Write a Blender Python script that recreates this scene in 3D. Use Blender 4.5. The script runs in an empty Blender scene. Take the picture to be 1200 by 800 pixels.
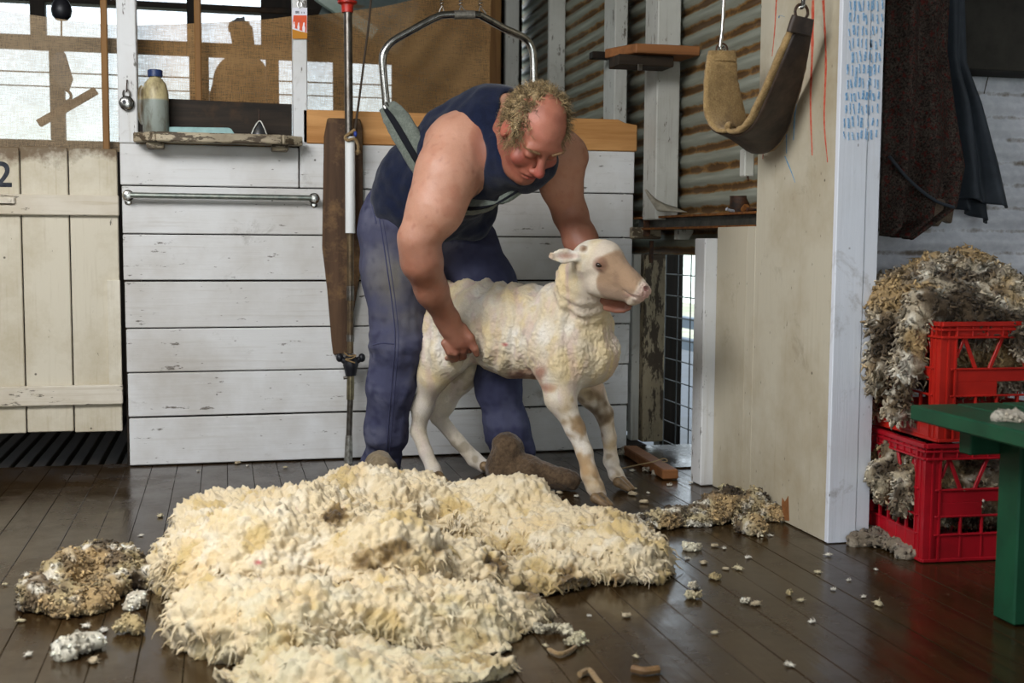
import bpy, bmesh, math, random
import numpy as np
from mathutils import Vector, Matrix, noise as mn
rnd = random.Random(7)
SC = bpy.context.scene
COL = SC.collection
PI = math.pi

# ------------------------------------------------------------------ camera
F, CAM_H, ROLL = 1400.0, 0.84, .0065
def _basis():
    yx, yy = 262 - 600, 283 - 400
    yd = np.array([yx, yy, F]); yd /= np.linalg.norm(yd)
    a = -(F * F + yy * yy - yy * ROLL * yx) / (yx + yy * ROLL)
    xd = np.array([a, yy + ROLL * (a - yx), F]); xd /= np.linalg.norm(xd)
    if xd[0] < 0: xd = -xd
    zd = np.cross(xd, yd)
    if zd[1] > 0: zd = -zd
    return np.array([xd, yd, zd])
RB = _basis()
EYE = np.array([0, 0, CAM_H])
def ray(px, py): return RB @ np.array([px - 600, py - 400, F])
def at(px, py, Y):
    d = ray(px, py); return Vector(EYE + d * (Y / d[1]))
def atX(px, py, X):
    d = ray(px, py); return Vector(EYE + d * (X / d[0]))
def atZ(px, py, z=0.0):
    d = ray(px, py); return Vector(EYE + d * ((z - CAM_H) / d[2]))
def pix(v):
    c = (np.asarray(v) - EYE) @ RB
    return 600 + F * c[:, 0] / c[:, 2], 400 + F * c[:, 1] / c[:, 2]
cam = bpy.data.cameras.new('camera')
camo = bpy.data.objects.new('camera', cam); COL.objects.link(camo)
r, dn, fw = RB[:, 0], RB[:, 1], RB[:, 2]
camo.matrix_world = Matrix(((r[0], -dn[0], -fw[0], 0), (r[1], -dn[1], -fw[1], 0), (r[2], -dn[2], -fw[2], CAM_H), (0, 0, 0, 1)))
cam.sensor_width = 36; cam.lens = F / 1200 * 36; cam.clip_start = .05
cam.dof.use_dof = True; cam.dof.focus_distance = 4.0; cam.dof.aperture_fstop = 4.5
SC.camera = camo

# ------------------------------------------------------------------ colours and node helpers
def lin(c):
    if isinstance(c, str):
        c = c.lstrip('#'); c = [int(c[i:i + 2], 16) / 255 for i in (0, 2, 4)]
    return tuple((v / 12.92 if v <= .04045 else ((v + .055) / 1.055) ** 2.4) for v in c) + (1.0,)
class NT:
    def __init__(s, name, rough=.7, spec=.3, metal=0.0):
        s.m = bpy.data.materials.new(name); s.m.use_nodes = True
        s.t = s.m.node_tree; s.b = s.t.nodes['Principled BSDF']
        s.b.inputs['Roughness'].default_value = rough
        s.b.inputs['Specular IOR Level'].default_value = spec
        s.b.inputs['Metallic'].default_value = metal
        s.tc = None
    def n(s, kind, **kw):
        nd = s.t.nodes.new(kind)
        for k, v in kw.items(): setattr(nd, k, v)
        return nd
    def put(s, sock, v):
        if hasattr(v, 'is_output'): s.t.links.new(v, sock)
        elif v is not None:
            if isinstance(v, str): v = lin(v)
            sock.default_value = v
    def co(s, scale=(1, 1, 1), rot=(0, 0, 0)):
        if s.tc is None: s.tc = s.n('ShaderNodeTexCoord')
        mp = s.n('ShaderNodeMapping'); s.t.links.new(s.tc.outputs['Object'], mp.inputs[0])
        mp.inputs['Scale'].default_value = scale if hasattr(scale, '__len__') else (scale,) * 3
        mp.inputs['Rotation'].default_value = rot
        return mp.outputs[0]
    def noise(s, scale, detail=4, rough=.6, vec=None, dist=0):
        nd = s.n('ShaderNodeTexNoise'); s.put(nd.inputs['Vector'], vec if vec is not None else s.co())
        nd.inputs['Scale'].default_value = scale; nd.inputs['Detail'].default_value = detail
        nd.inputs['Roughness'].default_value = rough; nd.inputs['Distortion'].default_value = dist
        return nd.outputs['Fac']
    def voro(s, scale, vec=None, feat='F1'):
        nd = s.n('ShaderNodeTexVoronoi', feature=feat); s.put(nd.inputs['Vector'], vec if vec is not None else s.co())
        nd.inputs['Scale'].default_value = scale
        return nd.outputs['Distance']
    def ramp(s, fac, *stops):
        nd = s.n('ShaderNodeValToRGB'); s.put(nd.inputs[0], fac); e = nd.color_ramp.elements
        while len(e) < len(stops): e.new(.5)
        for el, (p, c) in zip(e, stops):
            el.position = p
            el.color = lin(c) if isinstance(c, str) else ((c, c, c, 1) if not hasattr(c, '__len__') else c)
        return nd.outputs[0]
    def mix(s, fac, a, b, mode='MIX'):
        nd = s.n('ShaderNodeMix', data_type='RGBA', blend_type=mode)
        s.put(nd.inputs[0], fac); s.put(nd.inputs[6], a); s.put(nd.inputs[7], b)
        return nd.outputs[2]
    def math(s, op, a, b=0.0):
        nd = s.n('ShaderNodeMath', operation=op); s.put(nd.inputs[0], a); s.put(nd.inputs[1], b)
        return nd.outputs[0]
    def attr(s, name, fac=False):
        nd = s.n('ShaderNodeAttribute', attribute_name=name)
        return nd.outputs['Fac' if fac else 'Color']
    def bump(s, h, dist=.002, strength=1.0):
        nd = s.n('ShaderNodeBump'); s.put(nd.inputs['Height'], h)
        nd.inputs['Distance'].default_value = dist; nd.inputs['Strength'].default_value = strength
        s.t.links.new(nd.outputs[0], s.b.inputs['Normal'])
    def col(s, v): s.put(s.b.inputs['Base Color'], v)
    def rough(s, v): s.put(s.b.inputs['Roughness'], v)

def painted(name, base, dirt, chip='#5a5248', axis=0, amt=.5, chips=.62, grain=.5, rough=.6):
    """old painted timber: tone per board, grain along axis, grime, flaked chips"""
    t = NT(name, rough)
    g = [60, 60, 60]; g[axis] = 2.5
    gr = t.noise(1.0, 5, .65, t.co(g))
    big = t.noise(2.2, 5, .65)
    fine = t.noise(26, 4, .7)
    tone = t.attr('tone', True)
    c = t.mix(t.ramp(big, (.42, 0.0), (.72, amt)), base, dirt)
    c = t.mix(t.math('MULTIPLY', tone, .28), c, dirt)
    c = t.mix(t.ramp(gr, (.55, 0.0), (.8, grain)), c, dirt)
    g2 = [34, 34, 34]; g2[axis] = 9
    ch = t.noise(1.0, 6, .72, t.co(g2))
    c = t.mix(t.ramp(t.math('ADD', ch, t.math('MULTIPLY', big, .12)), (chips + .05, 0.0), (chips + .08, .9)), c, chip)
    c = t.mix(t.ramp(t.voro(7.5), (.022, .85), (.04, 0.0)), c, '#3b3229')
    g3 = [30, 30, 30]; g3[axis] = 13
    c = t.mix(t.ramp(t.voro(1.0, t.co(g3)), (.035, .75), (.075, 0.0)), c, '#4a4238')
    sm = t.noise(5.5, 6, .75, dist=.6)
    c = t.mix(t.ramp(sm, (.60, 0.0), (.76, .55)), c, '#6f6350')
    t.col(c); t.bump(t.math('ADD', gr, t.math('MULTIPLY', ch, .6)), .0015, .7)
    return t.m
def timber(name, a, b, axis=0, rough=.65, spec=.3, streak=26, extra=None):
    t = NT(name, rough, spec)
    g = [streak] * 3; g[axis] = 1.6
    gr = t.noise(1.0, 6, .65, t.co(g), .6)
    c = t.ramp(gr, (.3, a), (.7, b))
    c = t.mix(t.math('MULTIPLY', t.attr('tone', True), .5), c, a)
    if extra:
        c = t.mix(t.ramp(t.noise(5, 6, .7), (.5, 0.0), (.68, .85)), c, extra)
    t.col(c); t.bump(gr, .002, .7)
    return t.m
def plain(name, c, rough=.6, spec=.3, metal=0.0, var=.0, c2=None, scale=20, bump=0.0):
    t = NT(name, rough, spec, metal)
    if c2:
        nz = t.noise(scale, 5, .65)
        t.col(t.mix(t.ramp(nz, (.38, 0.0), (.68, 1.0)), c, c2))
        if bump: t.bump(nz, bump, .8)
    else: t.col(c)
    return t.m
def fuzzy(name, c, c2, scale=120, bump=.004, rough=.95, big=None):
    t = NT(name, rough, .1)
    nz = t.noise(scale, 4, .7); b2 = t.noise(scale / 7, 4, .6)
    cc = t.mix(t.ramp(nz, (.35, 0.0), (.7, 1.0)), c, c2)
    if big: cc = t.mix(t.ramp(b2, (.45, 0.0), (.7, .8)), cc, big)
    t.col(cc); t.bump(t.math('ADD', nz, b2), bump, 1)
    t.b.inputs['Sheen Weight'].default_value = .15
    return t.m
def vcol(name, rough=.6, spec=.3, bscale=90, bump=.001, sss=0.0, var=.18, dark='#2b1a10', sheen=0.0):
    """skin, wool and cloth colours, some with painted shade, stored per vertex, with fine variation"""
    t = NT(name, rough, spec)
    c = t.attr('col'); nz = t.noise(bscale, 4, .65)
    c = t.mix(t.ramp(nz, (.4, 0.0), (.75, var)), c, dark)
    t.col(c)
    if bump: t.bump(nz, bump, .8)
    if sss:
        t.b.inputs['Subsurface Weight'].default_value = sss
        t.b.inputs['Subsurface Radius'].default_value = (.012, .005, .003)
        t.b.inputs['Subsurface Scale'].default_value = 1
    if sheen: t.b.inputs['Sheen Weight'].default_value = sheen
    return t.m

# ------------------------------------------------------------------ mesh helpers
class MB:
    def __init__(s): s.v, s.f, s.tone = [], [], []
    def add(s, vs, fs, tone=0.0):
        o = len(s.v); s.v += [tuple(v) for v in vs]; s.tone += [tone] * len(vs)
        s.f += [tuple(i + o for i in f) for f in fs]; return s
    def box(s, lo, hi, tone=None, M=None):
        x0, y0, z0 = lo; x1, y1, z1 = hi
        vs = [Vector(p) for p in ((x0, y0, z0), (x1, y0, z0), (x1, y1, z0), (x0, y1, z0), (x0, y0, z1), (x1, y0, z1), (x1, y1, z1), (x0, y1, z1))]
        if M is not None: vs = [M @ v for v in vs]
        return s.add(vs, [(0, 3, 2, 1), (4, 5, 6, 7), (0, 1, 5, 4), (1, 2, 6, 5), (2, 3, 7, 6), (3, 0, 4, 7)], rnd.random() if tone is None else tone)
    def prism(s, poly, ext, tone=0.0):
        """planar polygon (3-D points) pushed along vector ext"""
        n = len(poly); e = Vector(ext); a = [Vector(p) for p in poly]
        return s.add(a + [p + e for p in a], [tuple(range(n))[::-1], tuple(range(n, 2 * n))] + [(i, (i + 1) % n, n + (i + 1) % n, n + i) for i in range(n)], tone)
    def bar(s, a, b, w, d, up=(0, 0, 1), tone=None):
        a, b = Vector(a), Vector(b); ax = (b - a).normalized(); sd = ax.cross(Vector(up))
        if sd.length < 1e-4: sd = ax.cross(Vector((0, 1, 0)))
        sd.normalize(); u = sd.cross(ax)
        vs = [p + sd * (i * w / 2) + u * (j * d / 2) for p in (a, b) for i, j in ((-1, -1), (1, -1), (1, 1), (-1, 1))]
        return s.add(vs, [(0, 1, 2, 3), (7, 6, 5, 4), (0, 4, 5, 1), (1, 5, 6, 2), (2, 6, 7, 3), (3, 7, 4, 0)], rnd.random() if tone is None else tone)
    def tube(s, pts, rad, n=10, tone=0.0, flat=1.0):
        pts = [Vector(p) for p in pts]; m = len(pts)
        rs = rad if hasattr(rad, '__len__') else [rad] * m
        u = None; vs = []
        for i, p in enumerate(pts):
            t = (pts[min(i + 1, m - 1)] - pts[max(i - 1, 0)]).normalized()
            if u is None:
                u = t.orthogonal().normalized()
            u = (u - t * u.dot(t))
            u = u.normalized() if u.length > 1e-6 else t.orthogonal().normalized()
            w = t.cross(u)
            for k in range(n):
                a = 2 * PI * k / n
                vs.append(p + u * (math.cos(a) * rs[i]) + w * (math.sin(a) * rs[i] * flat))
        fs = [(i * n + k, i * n + (k + 1) % n, (i + 1) * n + (k + 1) % n, (i + 1) * n + k) for i in range(m - 1) for k in range(n)]
        fs += [tuple(range(n))[::-1], tuple(range((m - 1) * n, m * n))]
        return s.add(vs, fs, tone)
    def lathe(s, prof, n=24, M=None, tone=0.0):
        """profile of (radius, height) round local z"""
        vs = [Vector((r * math.cos(2 * PI * k / n), r * math.sin(2 * PI * k / n), z)) for r, z in prof for k in range(n)]
        if M is not None: vs = [M @ v for v in vs]
        m = len(prof)
        fs = [(i * n + k, i * n + (k + 1) % n, (i + 1) * n + (k + 1) % n, (i + 1) * n + k) for i in range(m - 1) for k in range(n)]
        fs += [tuple(range(n))[::-1], tuple(range((m - 1) * n, m * n))]
        return s.add(vs, fs, tone)
    def ball(s, c, r, n=10, tone=0.0):
        r = r if hasattr(r, '__len__') else (r, r, r)
        M = Matrix.Translation(c) @ Matrix.Diagonal((*r, 1))
        return s.lathe([(max(1e-3, math.sin(PI * i / n)), -math.cos(PI * i / n)) for i in range(n + 1)], 2 * n, M, tone)
    def grid(s, fn, nu, nv, tone=0.0):
        vs = [fn(i / nu, j / nv) for i in range(nu + 1) for j in range(nv + 1)]
        return s.add(vs, [(i * (nv + 1) + j, (i + 1) * (nv + 1) + j, (i + 1) * (nv + 1) + j + 1, i * (nv + 1) + j + 1) for i in range(nu) for j in range(nv)], tone)
    def build(s, name, mat, parent=None, bev=0.0, smooth=False, origin=None, thick=0.0, seg=1, fix=True):
        me = bpy.data.meshes.new(name)
        me.from_pydata(s.v, [], s.f)
        at_ = me.attributes.new('tone', 'FLOAT', 'POINT'); at_.data.foreach_set('value', s.tone)
        if fix or bev:
            bm = bmesh.new(); bm.from_mesh(me)
            if fix: bmesh.ops.recalc_face_normals(bm, faces=bm.faces)
            if bev:
                ed = [e for e in bm.edges if len(e.link_faces) == 2 and e.calc_face_angle(0) > .6]
                bmesh.ops.bevel(bm, geom=ed, offset=bev, segments=seg, affect='EDGES', clamp_overlap=True)
            bm.to_mesh(me); bm.free()
        return finish(name, me, mat, parent, smooth, origin, thick)
def finish(name, me, mat, parent=None, smooth=False, origin=None, thick=0.0):
    o = bpy.data.objects.new(name, me); COL.objects.link(o)
    if mat: me.materials.append(mat)
    if smooth:
        me.shade_smooth()
        if smooth != 'all': me.set_sharp_from_angle(angle=math.radians(40))
    if origin is not None:
        me.transform(Matrix.Translation(-Vector(origin))); o.location = origin
    if thick:
        md = o.modifiers.new('thickness', 'SOLIDIFY'); md.thickness = thick; md.offset = 0
    if parent is not None:
        o.parent = parent
        bpy.context.view_layer.update()
        o.matrix_parent_inverse = parent.matrix_world.inverted()
    return o
def tag(o, label, cat, group=None, kind=None):
    o['label'] = label; o['category'] = cat
    if group: o['group'] = group
    if kind: o['kind'] = kind
    return o
def struct(o):
    o['kind'] = 'structure'; return o
def root(name, loc, label, cat, group=None):
    o = bpy.data.objects.new(name, None); COL.objects.link(o); o.location = loc; o.empty_display_size = .05
    tag(o, label, cat, group); bpy.context.view_layer.update(); return o
def spline(pts, n=8):
    """Catmull-Rom through points (any dimension)"""
    pts = [np.array(p, float) for p in pts]; q = [2 * pts[0] - pts[1]] + pts + [2 * pts[-1] - pts[-2]]; out = []
    for i in range(1, len(q) - 2):
        for k in range(n):
            t = k / n
            out.append(.5 * (2 * q[i] + (q[i + 1] - q[i - 1]) * t + (2 * q[i - 1] - 5 * q[i] + 4 * q[i + 1] - q[i + 2]) * t * t + (3 * q[i] - q[i - 1] - 3 * q[i + 1] + q[i + 2]) * t ** 3))
    out.append(pts[-1]); return out

# ------------------------------------------------------------------ implicit surfaces (one continuous skin)
class Sdf:
    def __init__(s): s.items = []
    def cone(s, a, b, ra, rb, k=.03, sub=False):
        s.items.append(('c', np.array(a, float), np.array(b, float), ra, rb, k, sub)); return s
    def chain(s, pts, k=.03):
        """pts: (point, radius) list"""
        for (a, ra), (b, rb) in zip(pts, pts[1:]): s.cone(a, b, ra, rb, k)
        return s
    def ell(s, c, r, R=None, k=.03, sub=False):
        """R: 3x3, rows are the ellipsoid's axes in world space"""
        s.items.append(('e', np.array(c, float), np.array(r, float), np.eye(3) if R is None else np.array(R, float), None, k, sub)); return s
    def __call__(s, p):
        d = None
        for kind, a, b, c, e, k, sub in s.items:
            if kind == 'c':
                ba = b - a; L = float(ba @ ba) or 1e-9; pa = p - a
                t = np.clip(pa @ ba / L, 0, 1); q = pa - t[:, None] * ba
                x = np.sqrt(np.einsum('ij,ij->i', q, q)) - (c + t * (e - c))
            else:
                q = (p - a) @ c.T
                k0 = np.sqrt((((q / b) ** 2).sum(1))); k1 = np.sqrt((((q / (b * b)) ** 2).sum(1))) + 1e-9
                x = k0 * (k0 - 1) / k1
            if d is None: d = x
            elif sub:
                h = np.maximum(k - np.abs(-x - d), 0) / k; d = np.maximum(d, -x) + h * h * k / 4
            else:
                h = np.maximum(k - np.abs(x - d), 0) / k; d = np.minimum(d, x) - h * h * k / 4
        return d
    def bounds(s, pad=.03):
        lo, hi = [], []
        for kind, a, b, c, e, k, sub in s.items:
            if sub: continue
            if kind == 'c':
                lo += [a - c, b - e]; hi += [a + c, b + e]
            else:
                m = b.max(); lo.append(a - m); hi.append(a + m)
        return np.min(lo, 0) - pad, np.max(hi, 0) + pad
def isosurface(fn, lo, hi, h):
    """naive surface nets; returns (verts, quads)"""
    lo = np.array(lo, float); n = np.ceil((np.array(hi) - lo) / (4 * h)).astype(int) + 1
    ax = [lo[i] + 4 * h * np.arange(n[i] + 1) for i in range(3)]
    G = np.stack(np.meshgrid(*ax, indexing='ij'), -1).reshape(-1, 3)
    D = np.concatenate([fn(c) for c in np.array_split(G, max(1, len(G) // 150000))]).reshape(n + 1)
    near = np.abs(D) < 4 * h * 2.2
    cell = np.zeros(n, bool)
    for i in (0, 1):
        for j in (0, 1):
            for k in (0, 1): cell |= near[i:i + n[0], j:j + n[1], k:k + n[2]]
    N = n * 4
    V = np.repeat(np.repeat(np.repeat(D[:-1, :-1, :-1], 4, 0), 4, 1), 4, 2).astype(np.float32)
    V = np.where(V < 0, np.float32(-1), np.float32(1))
    ii = np.argwhere(np.repeat(np.repeat(np.repeat(cell, 4, 0), 4, 1), 4, 2))
    pts = lo + ii * h
    V[ii[:, 0], ii[:, 1], ii[:, 2]] = np.concatenate([fn(c) for c in np.array_split(pts, max(1, len(pts) // 150000))])
    S = V < 0
    corners = [(i, j, k) for i in (0, 1) for j in (0, 1) for k in (0, 1)]
    M = N - 1
    cnt = np.zeros(M, np.int8)
    for i, j, k in corners: cnt += S[i:i + M[0], j:j + M[1], k:k + M[2]]
    act = np.argwhere((cnt > 0) & (cnt < 8))
    idx = -np.ones(M, np.int64); idx[act[:, 0], act[:, 1], act[:, 2]] = np.arange(len(act))
    acc = np.zeros((len(act), 3)); num = np.zeros(len(act))
    for c0 in corners:
        for a in range(3):
            if c0[a]: continue
            c1 = list(c0); c1[a] = 1
            v0 = V[act[:, 0] + c0[0], act[:, 1] + c0[1], act[:, 2] + c0[2]]; v1 = V[act[:, 0] + c1[0], act[:, 1] + c1[1], act[:, 2] + c1[2]]
            x = (v0 < 0) != (v1 < 0); t = np.where(x, v0 / np.where(x, v0 - v1, 1), 0)
            p = np.tile(np.array(c0, float), (len(act), 1)); p[:, a] += t
            acc += p * x[:, None]; num += x
    verts = lo + (act + acc / num[:, None]) * h
    quads = []
    for a in range(3):
        b, c = (a + 1) % 3, (a + 2) % 3
        sl0 = [slice(1, M[i]) for i in range(3)]; sl0[a] = slice(0, M[a]); sl1 = list(sl0); sl1[a] = slice(1, M[a] + 1)
        e0, e1 = S[tuple(sl0)], S[tuple(sl1)]
        for sign in (0, 1):
            w = np.argwhere((e0 & ~e1) if sign == 0 else (~e0 & e1))
            o = np.array([1, 1, 1]); o[a] = 0; w = w + o
            q = []
            for db, dc in ((0, 0), (-1, 0), (-1, -1), (0, -1)):
                u = w.copy(); u[:, b] += db; u[:, c] += dc
                q.append(idx[u[:, 0], u[:, 1], u[:, 2]])
            q = np.stack(q, 1)
            if sign == 1: q = q[:, ::-1]
            quads.append(q[(q >= 0).all(1)])
    return verts, np.concatenate(quads)
def skin(name, fn, lo, hi, h, mat, parent=None, disp=None, color=None, cut=None, relax=1, extra=None, thick=0.0):
    """mesh an implicit surface; disp(co, normal) -> offset along normal; color(co) -> n x 3 (sRGB 0..1); extra: more (verts, faces, colours)"""
    v, q = isosurface(fn, lo, hi, h)
    me = bpy.data.meshes.new(name)
    def load(v, q):
        me.clear_geometry()
        me.vertices.add(len(v)); me.vertices.foreach_set('co', v.astype(np.float32).ravel())
        me.loops.add(q.size); me.loops.foreach_set('vertex_index', q.astype(np.int32).ravel())
        me.polygons.add(len(q)); me.polygons.foreach_set('loop_start', np.arange(0, q.size, q.shape[1], dtype=np.int32))
        me.update(calc_edges=True); me.validate()
    if cut is not None:
        keep = cut(v); q = q[keep[q].all(1)]
        used = np.unique(q); re = -np.ones(len(v), int); re[used] = np.arange(len(used)); v = v[used]; q = re[q]
    for _ in range(relax):
        s = np.zeros_like(v); c = np.zeros(len(v))
        for a, b in ((0, 1), (1, 2), (2, 3), (3, 0)):
            np.add.at(s, q[:, a], v[q[:, b]]); np.add.at(c, q[:, a], 1); np.add.at(s, q[:, b], v[q[:, a]]); np.add.at(c, q[:, b], 1)
        v = v * .5 + s / np.maximum(c, 1)[:, None] * .5
    load(v, q)
    if disp is not None:
        no = np.zeros(len(v) * 3, np.float32); me.vertices.foreach_get('normal', no); no = no.reshape(-1, 3)
        v = v + no * np.asarray(disp(v, no))[:, None]
        load(v, q)
    cl = None if color is None else np.asarray(color(v))
    if extra is not None:
        no = np.zeros(len(v) * 3, np.float32); me.vertices.foreach_get('normal', no); no = no.reshape(-1, 3)
        ev, eq, ec = extra(v, no, cl)
        q = np.concatenate([q, eq + len(v)]); v = np.concatenate([v, ev])
        cl = np.concatenate([cl, ec]); load(v, q)
    if cl is not None:
        l = np.where(cl <= .04045, cl / 12.92, ((cl + .055) / 1.055) ** 2.4)
        ca = me.color_attributes.new('col', 'FLOAT_COLOR', 'POINT')
        ca.data.foreach_set('color', np.concatenate([l, np.ones((len(l), 1))], 1).astype(np.float32).ravel())
    return finish(name, me, mat, parent, 'all', thick=thick)
def nz(v, scale, seed=0.0, oct=1):
    """vectorised lookup of smooth noise, -1..1"""
    o = Vector((seed * 3.1, seed * 1.7, seed))
    if oct > 1: return np.array([mn.fractal(Vector(p) * scale + o, 1.0, 2.0, oct) for p in v])
    return np.array([mn.noise(Vector(p) * scale + o) for p in v])
def cells(v, scale, seed=0.0):
    """distance to nearest cell centre, 0..~.8"""
    o = Vector((seed, seed * 2, seed * 3))
    return np.array([mn.voronoi(Vector(p) * scale + o)[0][0] for p in v])
def hexa(c): c = c.lstrip('#'); return np.array([int(c[i:i + 2], 16) / 255 for i in (0, 2, 4)])
def blend(c, m, col): return c + (hexa(col) - c) * np.clip(m, 0, 1)[:, None]
def locks(n, length, radius, seed=1, droop=.35, spread=.5, where=None, colf=None, segs=4, curl=.2, blunt=False):
    """staples of wool growing out of a surface; for use as skin(extra=...)"""
    R = np.random.RandomState(seed)
    def f(v, no, cl):
        pr = np.ones(len(v)) if where is None else np.clip(where(v, no), 0, None)
        ids = R.choice(len(v), n, p=pr / pr.sum())
        b = v[ids]; d = no[ids] + R.normal(0, spread, (n, 3)); d /= np.linalg.norm(d, axis=1)[:, None]
        L = length * R.uniform(.5, 1.4, n); r0 = radius * R.uniform(.6, 1.3, n)
        u = np.cross(d, R.normal(0, 1, (n, 3))); u /= np.linalg.norm(u, axis=1)[:, None]; w = np.cross(d, u)
        rings = []; prof = np.interp(np.linspace(0, 1, segs + 1), (0, .55, .85, 1), (.8, 1, .85, .35)) if blunt else np.linspace(1, .25, segs + 1); ph = R.uniform(0, 6, n)
        for i in range(segs + 1):
            t = i / segs
            c = b - d * r0[:, None] * .5 + d * (L * t)[:, None]; c[:, 2] -= droop * L * t * t
            c = c + u * (curl * L * np.sin(ph + t * 7) * t)[:, None]
            rr = (r0 * prof[i])[:, None]
            rings.append(np.stack([c + u * rr, c + w * rr, c - u * rr, c - w * rr], 1))
        rings = np.stack(rings, 1)                      # n, segs+1, 4, 3
        V = rings.reshape(-1, 3); K = (segs + 1) * 4
        V[:, 2] = np.maximum(V[:, 2], .002)
        q = [[s * 4 + k, s * 4 + (k + 1) % 4, (s + 1) * 4 + (k + 1) % 4, (s + 1) * 4 + k] for s in range(segs) for k in range(4)]
        q.append([segs * 4, segs * 4 + 1, segs * 4 + 2, segs * 4 + 3])
        Q = (np.array(q)[None] + (np.arange(n) * K)[:, None, None]).reshape(-1, 4)
        c0 = cl[ids] * R.uniform(.9, 1.08, (n, 1))
        if colf is not None: c0 = colf(c0, R)
        return V, Q, np.clip(np.repeat(c0, K, 0), 0, 1)
    return f
# ------------------------------------------------------------------ materials
M = {}
M['white_h'] = painted('white_paint_horizontal', '#d3d2d0', '#a2988a', axis=0, amt=.6, chips=.645)
M['white_v'] = painted('white_paint_vertical', '#d3d3d2', '#a79c8a', axis=2, amt=.4, chips=.62)
M['gate'] = painted('cream_gate_paint', '#d0c8b6', '#8a7350', axis=2, amt=.85, chips=.64)
t = NT('cream_gate_boards', .6)
g = t.noise(1, 5, .65, t.co((60, 60, 2.5))); big = t.noise(3.0, 6, .7)
sx = t.n('ShaderNodeSeparateXYZ'); t.t.links.new(t.co(), sx.inputs[0])
c = t.mix(t.ramp(big, (.44, 0.0), (.74, .7)), '#d0c8b6', '#97855f')
c = t.mix(t.math('MULTIPLY', t.attr('tone', True), .25), c, '#9a8a68')
c = t.mix(t.ramp(g, (.55, 0.0), (.8, .4)), c, '#8a7350')
c = t.mix(t.ramp(t.math('ADD', t.math('MULTIPLY', t.math('SUBTRACT', sx.outputs[2], 1.10), 4.5), t.noise(11, 6, .72)), (.56, 0.0), (.82, .9)), c, '#5b4529')
c = t.mix(t.ramp(t.noise(1.0, 6, .72, t.co((34, 34, 9))), (.66, 0.0), (.69, .9)), c, '#51493f')
c = t.mix(t.ramp(t.voro(7.5), (.022, .85), (.04, 0.0)), c, '#3b3229')
t.col(c); t.bump(g, .0015, .7); M['gate'] = t.m
M['gate_h'] = painted('cream_batten_paint', '#d2cabb', '#98845f', axis=0, amt=.55, chips=.62)
M['post'] = painted('blue_white_post_paint', '#d6d9e0', '#a79f92', axis=2, amt=.25, chips=.70, grain=.2)
M['tan'] = painted('cream_sheet_paint', '#bfb7a3', '#8c7752', axis=2, amt=.7, chips=.70, grain=.25)
M['tan_side'] = painted('yellowed_paint', '#b9a67c', '#7f6238', axis=2, amt=.6)
M['greypost'] = painted('grey_post_paint', '#b9b8b0', '#77705f', axis=2, amt=.4)
M['shelf'] = painted('worn_ledge_paint', '#b9ab90', '#4a3a26', axis=0, amt=1.0, chips=.5, chip='#3a2c1c')
M['oldpost'] = painted('peeling_post', '#a29478', '#3a2c1e', chip='#31251a', axis=2, amt=.8, chips=.52)
M['pine'] = timber('orange_pine', '#a4713d', '#cf9a60', axis=0, spec=.25, streak=22)
M['brown'] = timber('brown_timber', '#674629', '#8d683c', axis=2, spec=.2)
M['dark'] = timber('dark_timber', '#17120d', '#352a1f', axis=0, spec=.2, extra='#4b3520')
M['darkv'] = timber('dark_upright_timber', '#191511', '#332a22', axis=2, spec=.2)
M['board'] = timber('weathered_brown_board', '#3a281a', '#5e4530', axis=2, spec=.25, extra='#8a6a45')
M['shelfwood'] = timber('shelf_timber', '#6d4526', '#96623a', axis=0, spec=.25)
M['steel'] = plain('dull_steel', '#75706a', .38, .5, .9, c2='#4e463c', scale=30)
M['chrome'] = plain('worn_chrome', '#b9b7b2', .25, .5, 1.0, c2='#8a8780', scale=60)
M['black'] = plain('black_rubber', '#15151a', .45, .4)
M['iron'] = plain('rusty_iron', '#2a2420', .6, .4, .4, c2='#59371f', scale=25, bump=.001)
M['rust'] = plain('rust', '#5a3318', .85, .2, c2='#8a5a2c', scale=40, bump=.001)
M['sleeve'] = plain('white_plastic', '#dcdcd8', .4, .4)
M['redcap'] = plain('red_plastic_cap', '#c12a1c', .4, .5, c2='#7d1b12', scale=40)
M['rope'] = fuzzy('rope', '#7b6242', '#a58a60', 200)
M['cord'] = plain('dark_cord', '#40362c', .8, .2)

# floor boards
t = NT('oiled_floor_boards', .4, .42)
tone = t.attr('tone', True)
g = t.noise(1, 6, .65, t.co((30, 1.4, 30)), .5)
big = t.noise(1.6, 5, .65)
c = t.ramp(g, (.3, '#20150a'), (.72, '#382712'))
c = t.mix(t.ramp(big, (.4, 0.0), (.7, .5)), c, '#40301a')
c = t.mix(t.math('MULTIPLY', tone, .22), c, '#1c150d')
c = t.mix(t.ramp(t.noise(9, 6, .75), (.66, 0.0), (.72, .6)), c, '#6b5c46')
t.col(c)
t.rough(t.ramp(t.noise(3.1, 5, .7), (.35, .12), (.7, .36)))
t.bump(t.math('ADD', g, t.noise(18, 4, .6)), .0009, .7)
M['floor'] = t.m
t = NT('slat_timber', .28, .5)
g = t.noise(1, 6, .65, t.co((30, 1.4, 30)), .5)
t.col(t.ramp(g, (.3, '#1a1613'), (.7, '#3a332c'))); t.bump(g, .002, .6); M['slat'] = t.m

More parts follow.
